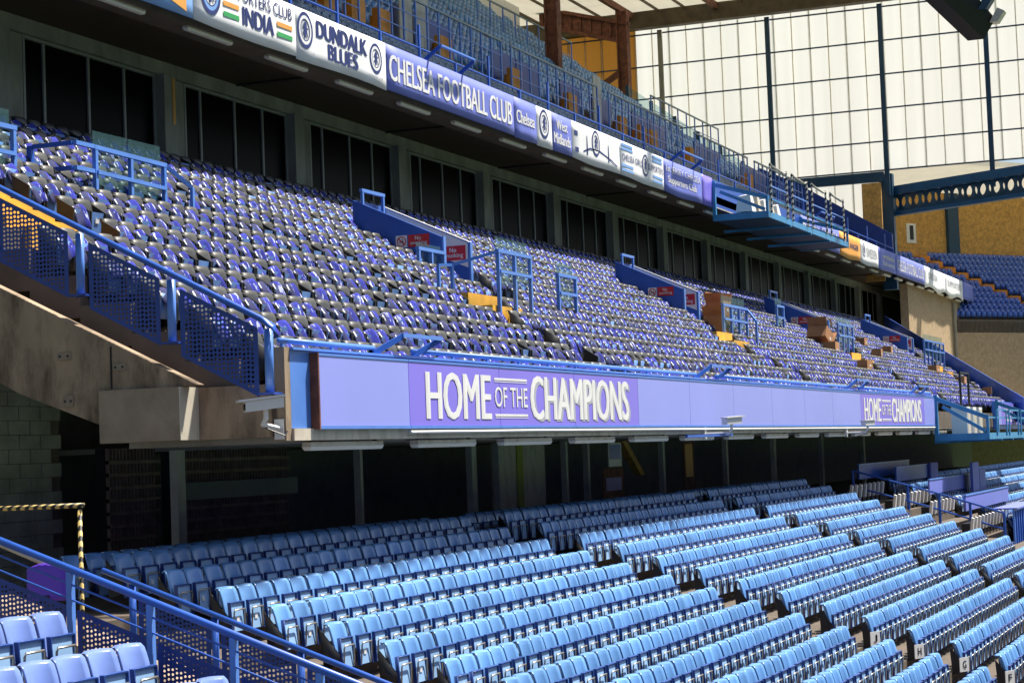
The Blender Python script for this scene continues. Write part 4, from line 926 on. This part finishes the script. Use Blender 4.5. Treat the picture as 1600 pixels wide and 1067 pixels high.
for y0, y1 in ((10.84, 11.96), (9.98, 10.72), (9.12, 9.86), (8.26, 9.0), (7.36, 8.14)):
    perf(MB(), 15.72, y0, y1, nz(10.85)-1.15, nz(10.85)-.36, rs, 10.85, .042, .0125).build('perforated_panel', K['navy'], nr)
fz = lambda y: -1.49+.355*(y-13.2)
fr = thing('far_handrail', 'second blue handrail with perforated panels across the sunken gangway', 'railing', (21, 12, -3))
MB().tube([(20.95, 13.9, fz(13.9)), (20.95, 6.2, fz(6.2))], .036, 12).build('handrail', K['blue'], fr, smooth=True)
for y in (13.5, 12.35, 11.2, 10.05, 8.9): MB().tube([(20.98, y, fz(y)-1.1), (20.98, y, fz(y)-.03)], .045, 10).build('post', K['blue'], fr, smooth=True)
for y in (13.5, 12.35, 11.2, 10.05):
    perf(MB(), 21.0, y-1.08, y-.07, fz(13.2)-.85, fz(13.2)-.14, .355, 13.2, .055, .017).build('perforated_panel', K['navy'], fr)
t = thing('spare_seat_back', 'lone purple plastic seat back behind the near handrail', 'seat', (17.7, 12.4, -1.9))
MB().shell(lambda u, v: (17.6+.10*u, 12.62-.42*u-.0*v, -1.36+.40*v-.04*max(0, v-.8)*(2*u-1)**2*8), 6, 6, (.03, .02, 0)).build('backrest', mat('violet_plastic', (.16, .06, .60), .4, .06, 2), t, smooth=True)
MB().box(17.64, 17.70, 12.38, 12.44, -2.4, -1.30).build('stem', K['black'], t)
t = thing('hazard_barrier', 'scaffold frame wrapped in black and yellow hazard tape, far left', 'barrier', (18.5, 12.6, -3))
MB().tube([(18.5, 12.55, -3.2), (18.5, 12.55, -.40)], .025, 10).build('upright', K['hazardH'], t, smooth=True)
MB().tube([(18.5, 12.5, -.385), (18.5, 14.2, -.40)], .028, 10).build('crossbar', K['hazardH'], t, smooth=True)
MB().tube([(18.3, 13.9, -.62), (18.3, 12.75, -1.05)], .03, 8).build('grey_brace', K['cream'], t, smooth=True)

# ------------------------------------------------------------------ row letters
for k, (ch, i) in enumerate((('J', 9), ('H', 10), ('G', 11), ('F', 12))):
    y, z = low(i); x = 37.60; zz = z-.80+.40
    t = thing('row_plate', 'white plate with row letter %s beside the gangway' % ch, 'sign', (x, y, zz-.13), 'row letter plates')
    U_ = Vector((.88, -.475, 0)); C_ = Vector((x-.20, y-.06, zz)); N_ = Vector((-.475, -.88, 0))
    MB().prism([C_-Vector((0,0,.13)), C_+U_*.27-Vector((0,0,.13)), C_+U_*.27+Vector((0,0,.13)), C_+Vector((0,0,.13))], -N_*.012).build('plate', K['white'], t)
    m = MB(); put_text(m, ch, C_+U_*.135, U_, UZ, -.055, .055, -.07, .07, bold=.02, d=.003); m.build('letter', K['black'], t)

# ------------------------------------------------------------------ lower right: platform with boards, white seat edges, rails
def lowz(y): return -1.97-.2927*(15.3-y)
boards = [(70.4, 80, 14.95, 'shaded long blue board nearest the concourse'), (73.9, 82.3, 14.3, 'blue board second below the concourse, in part shade'), (71.9, 82.2, 12.75, 'lilac-blue board in the middle of the platform'), (68.8, 79.2, 11.0, 'lilac-blue board nearest the seats of the platform')]
for x0, x1, y, lab in boards:
    t = thing('platform_board', lab, 'board', ((x0+x1)/2, y, lowz(y)), 'blue boards of the platform'); z = lowz(y)+.85
    MB().box(x0, x1, y-.03, y+.03, z-.15, z+.36).build('panel', K['banner_blue'] if y < 14 else K['blue'], t)
    MB().box(x0, x1, y-.05, y+.04, z+.362, z+.40).build('cap', K['blue_lt'], t)
n_ = 0
for (x0, x1, y) in ((66.5, 73, 14.6), (67.3, 75, 13.3), (68.5, 80, 12.3), (66.3, 76, 10.6)):
    for k in range(int((x1-x0)/.75)):
        x = x0+.75*k; z = lowz(y)+.45; n_ += 1
        t = thing('folded_seat', 'white edged folded seat on the platform, %s counted from the shade' % nth(n_), 'seat', (x, y, z-.4), 'folded seats on the platform')
        MB().hexa([(x,y-.2,z-.22),(x+.2,y-.2,z-.22),(x+.2,y-.12,z-.22),(x,y-.12,z-.22),(x-.12,y-.28,z+.22),(x+.08,y-.28,z+.22),(x+.08,y-.2,z+.25),(x-.12,y-.2,z+.25)]).build('white_edge', K['white'], t)
        MB().box(x+.02, x+.5, y-.11, y+.15, z-.4, z+.05).build('black_body', K['black'], t)
rp = [(69.2, 14.9), (69.2, 13.0), (69.0, 11.9), (68.6, 10.8), (68.0, 9.6)]
t = thing('platform_railing', 'blue stepped railing around the platform at right', 'railing', (69, 12.5, -2.8))
for (a, b), (c, d) in zip(rp, rp[1:]):
    for o in (1.05, .5): MB().tube([(a, b, lowz(b)+o), (c, d, lowz(d)+o)], .035, 6).build('rail', K['blue'], t)
for a, b in rp: MB().tube([(a, b, lowz(b)-.3), (a, b, lowz(b)+1.05)], .05, 8).build('post', K['blue'], t)
for k, (x, y, h) in enumerate(((79.5, 12.4, 1.5), (83.2, 12.7, 1.1), (80.5, 14.2, 1.0))):
    MB().box(x, x+1.6, y-.05, y+.05, lowz(y)+.3, lowz(y)+.3+h).build('upright_board', K['banner_blue'], label='small upright blue board beyond the platform, %s from front' % word(k+1), cat='board', group='upright boards')
t = thing('ribbed_barrier', 'ribbed light blue barrier box at the right edge', 'barrier', (70.5, 9.6, -3)); z = lowz(9.6)
MB().box(68.3, 74.5, 9.3, 9.36, z, z+1.15).build('face', K['blue_lt'], t); MB().box(68.3, 74.5, 9.2, 10.0, z+1.152, z+1.2).build('top', K['banner_blue'], t)
for k in range(11): MB().box(68.5+.55*k, 68.56+.55*k, 9.25, 9.298, z, z+1.1).build('rib', K['blue'], t)

# ------------------------------------------------------------------ roof and end wall
XE = 118.5
t = thing('end_wall', 'tall cream translucent sheeted end wall under the roof', 'wall', (XE, 28, 12))
y = 9.0; k = 0
while y < 47:
    zb = 16.2 if y < 22.8 else 11.5
    dx = .035*(k % 2); k += 1
    MB().box(XE+.1+dx, XE+.13+dx, y-.05, y+1.17, zb, 26.6).build('sheet', K['sheet'] if y < 37.2 else K['sheet_or'], t)
    MB().box(XE+.07, XE+.098, y-.018, y+.018, zb, 26.5).build('lap_strip', K['lap'], t); y += 1.12
for z in (26.05, 24.0, 21.95, 19.9, 17.9, 16.15):
    MB().bar((XE, 9, z), (XE, 47, z), .08, .085).build('purlin', K['tealdark'], t)
for yy, m in ((36.4, 'wallcol'), (29.5, 'tealdark'), (22.55, 'tealdark'), (16.35, 'tealdark')):
    MB().box(XE-.25, XE-.06, yy-.14, yy+.14, 12 if yy > 23 else 14.6, 26.2).build('column', K[m], t)
MB().box(XE-.28, XE-.02, 22.75, 36, 15.45, 16.05).build('bottom_beam', K['tealdark'], t)
rf = thing('roof', 'translucent stadium roof on brown steel beams over the upper tier', 'roof', (60, 25, 27))
for k in range(-8, 20):
    MB().box(6.3*k-5, min(6.3*k+1.28, 118.4), 18.2, 48, 27.36, 27.40).build('sheet', K['roof'] if k in (4, 9, 13, 14, 15, 16, 17, 18, 19) else K['roof_metal'], rf)
for k, x in enumerate((118.0, 96.5, 75)): MB().box(x-.35, x+.35, 11, 48, 26.3, 26.94 if k else 27.36).build('main_beam', K['rust'] if k else mat('brown_steel', (.10, .07, .035), .7, .3, 2), rf)
for yy in (21, 27, 32.5, 38.0): MB().box(0, 118, yy-.12, yy+.12, 26.95, 27.35).build('purlin_beam', K['rust'], rf)
for yy in (19, 23.5, 25.3, 29.2, 30.8, 34.5, 36.2, 40, 42, 44): MB().box(60, 118, yy-.05, yy+.05, 27.2, 27.35).build('roof_rail', K['brownsteel'], rf)
for k, x in enumerate((93.6, 115.0)):
    t = thing('roof_column', ['rusty brown roof column left of the amber sheets', 'rusty brown roof column right of the amber sheets'][k], 'column', (x, 36.5 if k else 34.0, 16))
    yy = 37.5 if k else 34.2; MB().box(x-.3, x+.3, yy-.12, yy-.05, 15, 26.9).build('flange', K['rust'], t); MB().box(x-.08, x+.08, yy-.049, yy+.5, 15, 26.9).build('web', K['rust'], t); MB().box(x-.3, x+.3, yy+.501, yy+.57, 15, 26.9).build('flange', K['rust'], t)
t = thing('pale_back_wall', 'pale sheeted back wall left of the first rusty column', 'wall', (80, 42, 22))
x = 60
while x < 112: MB().box(x+.01, x+1.2, 43.5, 43.53, 20, 27.3).build('sheet', K['white'], t); x += 1.22
for x in (66, 72, 78, 84, 90, 96): MB().box(x-.15, x+.15, 43.2, 43.48, 20, 27.3).build('stanchion', K['rust'], t)
t = thing('roof_girder', 'brown ribbed roof girder sloping down to the right column', 'girder', (104, 33, 24))
MB().bar((115, 43.2, 27.75), (115, 37.3, 26.05), .3, .22).build('top_chord', K['rust'], t); MB().bar((115, 43.2, 26.6), (115, 37.9, 25.05), .3, .2).build('bottom_chord', K['rust'], t)
MB().prism([(115.05,43.2,27.66),(115.05,37.7,26.08),(115.05,37.7,25.1),(115.05,43.2,26.68)], (.05,0,0)).build('web_plate', K['rust'], t)
for k in range(9): a = k/8; MB().bar((115, 43-5.1*a, 27.6-1.45*a), (115, 43-5.1*a, 26.7-1.45*a), .10, .12).build('web', K['rust'], t)
MB().bar((115.2, 44.5, 19.5), (115.2, 38.0, 23.2), .25, .35).build('diagonal_brace', K['rust'], t)
t = thing('floodlight_bank', 'dark bank of floodlights hanging at top right', 'floodlight', (98, 14.2, 21))
MB().hexa([(96,16.6,22.7),(100,13.9,19.75),(100,14.7,19.75),(96,17.4,22.7),(96,16.0,24.6),(100,13.3,20.7),(100,14.4,21.2),(96,17.4,24.6)]).build('housing', K['black'], t)
for k in range(7):
    a = k/6; y0 = 16.0-2.75*a; z0 = 24.0-3.5*a
    MB().hexa([(96.3+3.4*a,y0-.1,z0),(97.0+3.4*a,y0-.1,z0),(97.0+3.4*a,y0+.3,z0),(96.3+3.4*a,y0+.3,z0),(96.3+3.4*a,y0-.45,z0+.5),(97.0+3.4*a,y0-.45,z0+.5),(97.0+3.4*a,y0-.1,z0+.7),(96.3+3.4*a,y0-.1,z0+.7)]).build('lamp', K['tealdark'] if k % 2 else K['steel'], t)
MB().box(97.5, 98, 15.5, 16, 24.4, 27.3).build('hanger', K['black'], t)

# ------------------------------------------------------------------ far corner: neighbouring stand
u = Vector((.83, -.56, 0)).normalized(); nrm = Vector((-u.y*-1*-1, 0, 0)); nrm = Vector((-.56, -.83, 0)).normalized()
O = Vector((147, 30.5, 0)); P = lambda a, d, z: O+u*a+nrm*d+Vector((0,0,z))
def fbox(mb, a0, a1, d0, d1, z0, z1): return mb.hexa([P(a0,d1,z0),P(a1,d1,z0),P(a1,d0,z0),P(a0,d0,z0),P(a0,d1,z1),P(a1,d1,z1),P(a1,d0,z1),P(a0,d0,z1)])
MBf = MB()
for r in range(11): fbox(MBf, -3, 40, .8*r+.3, .8*r+1.1, 12.4-.5*r, 13.35-.5*r)
MBf.build('corner_terrace', K['terrace'], kind='structure')
m = MB(); fbox(m, -3, 45, 8.55, 9.1, -3, 8.2); m.build('corner_front_wall', K['brick'], label='tan brick wall under the neighbouring corner stand', cat='wall')
P_f = MB()
def rotated(q): return [tuple(u*x-nrm*y+Vector((0,0,z))) for x, y, z in q.v]
PF = MB(); 
for q, mi in ((P_u, 0), (P_utop, 1), (P_upan, 0), (P_unum, 2)):
    n = len(PF.v); PF.v += rotated(q); PF.f += [tuple(a+n for a in f) for f in q.f]; PF.m += [mi]*len(q.f)
pl = [P(-2.5+.55*k, .8*r+.75, 13.35-.5*r) for r in range(11) for k in range(70) if not (-.35 < (-2.5+.55*k)-(5.5+.5*r) < 1.35)]
scatter('corner_seats', [(PF, 0)], [K['blue'], K['useat_top'], K['white']], pl, kind='stuff', label='navy seats of the neighbouring corner stand', cat='seats')
t = thing('corner_steps', 'orange edged steps climbing the neighbouring corner stand', 'steps', tuple(P(0.3, 6, 9)))
for r in range(11):
    m = MB(); fbox(m, 5.5+.5*r, 6.6+.5*r, .8*r+.35, .8*r+1.0, 13.0-.5*r, 13.85-.5*r); m.build('step', K['amber'], t)
t = thing('corner_wall', 'ochre brick back wall of the neighbouring corner stand', 'wall', tuple(P(15, 0, 11)))
m = MB(); fbox(m, -12, 9.4, -.3, .1, 10, 18.9); m.build('brickwork', K['ochre'], t); m = MB(); fbox(m, 10.6, 40, -.3, .1, 10, 18.9); m.build('brickwork', K['ochre'], t)
m = MB(); fbox(m, 9.41, 10.59, -.1, .4, 10, 18.9); m.build('pilaster', K['tealdark'], t)
t = thing('number_sign', 'white sign with number 1 on the ochre brick wall', 'sign', tuple(P(3.2, .15, 14.6)))
m = MB(); fbox(m, 5.1, 6.1, .11, .15, 14.9, 16.4); m.build('plate', K['white'], t)
m = MB(); put_text(m, '1', P(5.42, .16, 15.15), u, UZ, 0, .4, 0, 1.1, bold=.03); m.build('numeral', K['black'], t)
m = MB(); fbox(m, -12, 40, -6, 12, 18.95, 19.3); m.build('corner_roof', K['roof'], label='translucent roof over the neighbouring corner stand', cat='roof')
# cellular beam
bu = Vector((-.485, -.875, 0)).normalized(); B0 = Vector((118.2, 22.7, 0)); 
def cell_beam(label, B0, z, n, pitch, h, r):
    t = thing('cellular_beam', label, 'beam', tuple(B0+Vector((0,0,z))), 'cellular roof beams'); m = MB()
    for k in range(n):
        c = B0+bu*(pitch*(k+.5))+Vector((0,0,z)); q = [(-pitch/2,-h/2),(0,-h/2),(pitch/2,-h/2),(pitch/2,0),(pitch/2,h/2),(0,h/2),(-pitch/2,h/2),(-pitch/2,0)]
        angs = [math.atan2(b, a) for a, b in q]; N = 24; b0 = len(m.v)
        ring = [c+bu*(r*math.cos(2*math.pi*s/N))+Vector((0,0,r*math.sin(2*math.pi*s/N))) for s in range(N)]
        def edge(s):
            a = 2*math.pi*s/N; ca, sa = math.cos(a), math.sin(a); f = min(pitch/2/abs(ca) if abs(ca) > 1e-6 else 9e9, h/2/abs(sa) if abs(sa) > 1e-6 else 9e9)
            return c+bu*(f*ca)+Vector((0,0,f*sa))
        outer = [edge(s) for s in range(N)]
        m.v += [tuple(p) for p in ring+outer]
        for s in range(N): m.f.append((b0+s, b0+(s+1) % N, b0+N+(s+1) % N, b0+N+s)); m.m.append(0)
    m.build('web', K['tealdark'], t)
    e = B0+bu*(pitch*n)
    for zz, hh in ((z+h/2+.25, .5), (z-h/2-.12, .24)): MB().bar(B0+Vector((0,0,zz)), e+Vector((0,0,zz)), .5, hh).build('flange', K['tealmid'], t)
cell_beam('teal cellular roof beam with round holes, nearer one', Vector((120, 22.9, 0)), 14.25, 14, .97, 1.05, .38)
cell_beam('teal cellular roof beam with round holes, farther lower one', Vector((134, 26.0, 0)), 15.95, 18, 1.1, 1.15, .42)
MB().box(119, 119.6, 22.4, 23.2, 9, 16).build('corner_post', K['tealdark'], label='dark steel corner post under the end wall', cat='post')
MB().box(XE-.3, XE-.1, 22.95, 24.1, 9.5, 15.4).build('corner_infill', K['ochre'], label='ochre brick strip beside the dark corner post', cat='wall')
# mid tier far end and brick flank wall
e0 = (mid_end(12.4), 12.4); e1 = (mid_end(23.4), 23.4)
MB().hexa([(e0[0],e0[1],.4),(e0[0]+.3,e0[1],.4),(e1[0]+.3,e1[1],5.0),(e1[0],e1[1],5.0),(e0[0],e0[1],1.75),(e0[0]+.3,e0[1],1.75),(e1[0]+.3,e1[1],7.5),(e1[0],e1[1],7.5)]).build('middle_end_wall', K['blue'], label='blue sloping end wall of the middle tier at far right', cat='wall')
MB().box(124, 200, 22.7, 23.2, 1.0, 9.7).build('flank_wall', K['brick'], label='sunlit tan brick flank wall below the far balcony', cat='wall')
MB().tube([(149.5,22.5,9.4),(151.5,22.5,9.4),(151.9,22.5,9.0),(151.9,22.5,3.4)], .22, 8).build('drain_pipe', K['wallcol'], label='pale bent drain pipe on the brick flank wall', cat='pipe', smooth=True)
MB().tube([(140.5,22.55,9.4),(140.5,22.55,3)], .12, 6).build('thin_pipe', K['wallcol'], label='thin vertical pipe on the brick flank wall', cat='pipe')
t = thing('stepped_panels', 'blue stepped panels along the edge of the neighbouring stand', 'panel', (160, 22.3, 5))
for k in range(6):
    x = 153.5+4.3*k; z = 8.9-1.05*k; MB().box(x, x+4.2, 22.3, 22.4, z-.7, z+2.3).build('panel', K['blue'], t); MB().box(x, x+4.3, 22.25, 22.69, z-1.3, z-.71).build('step_edge', K['concrete'], t)
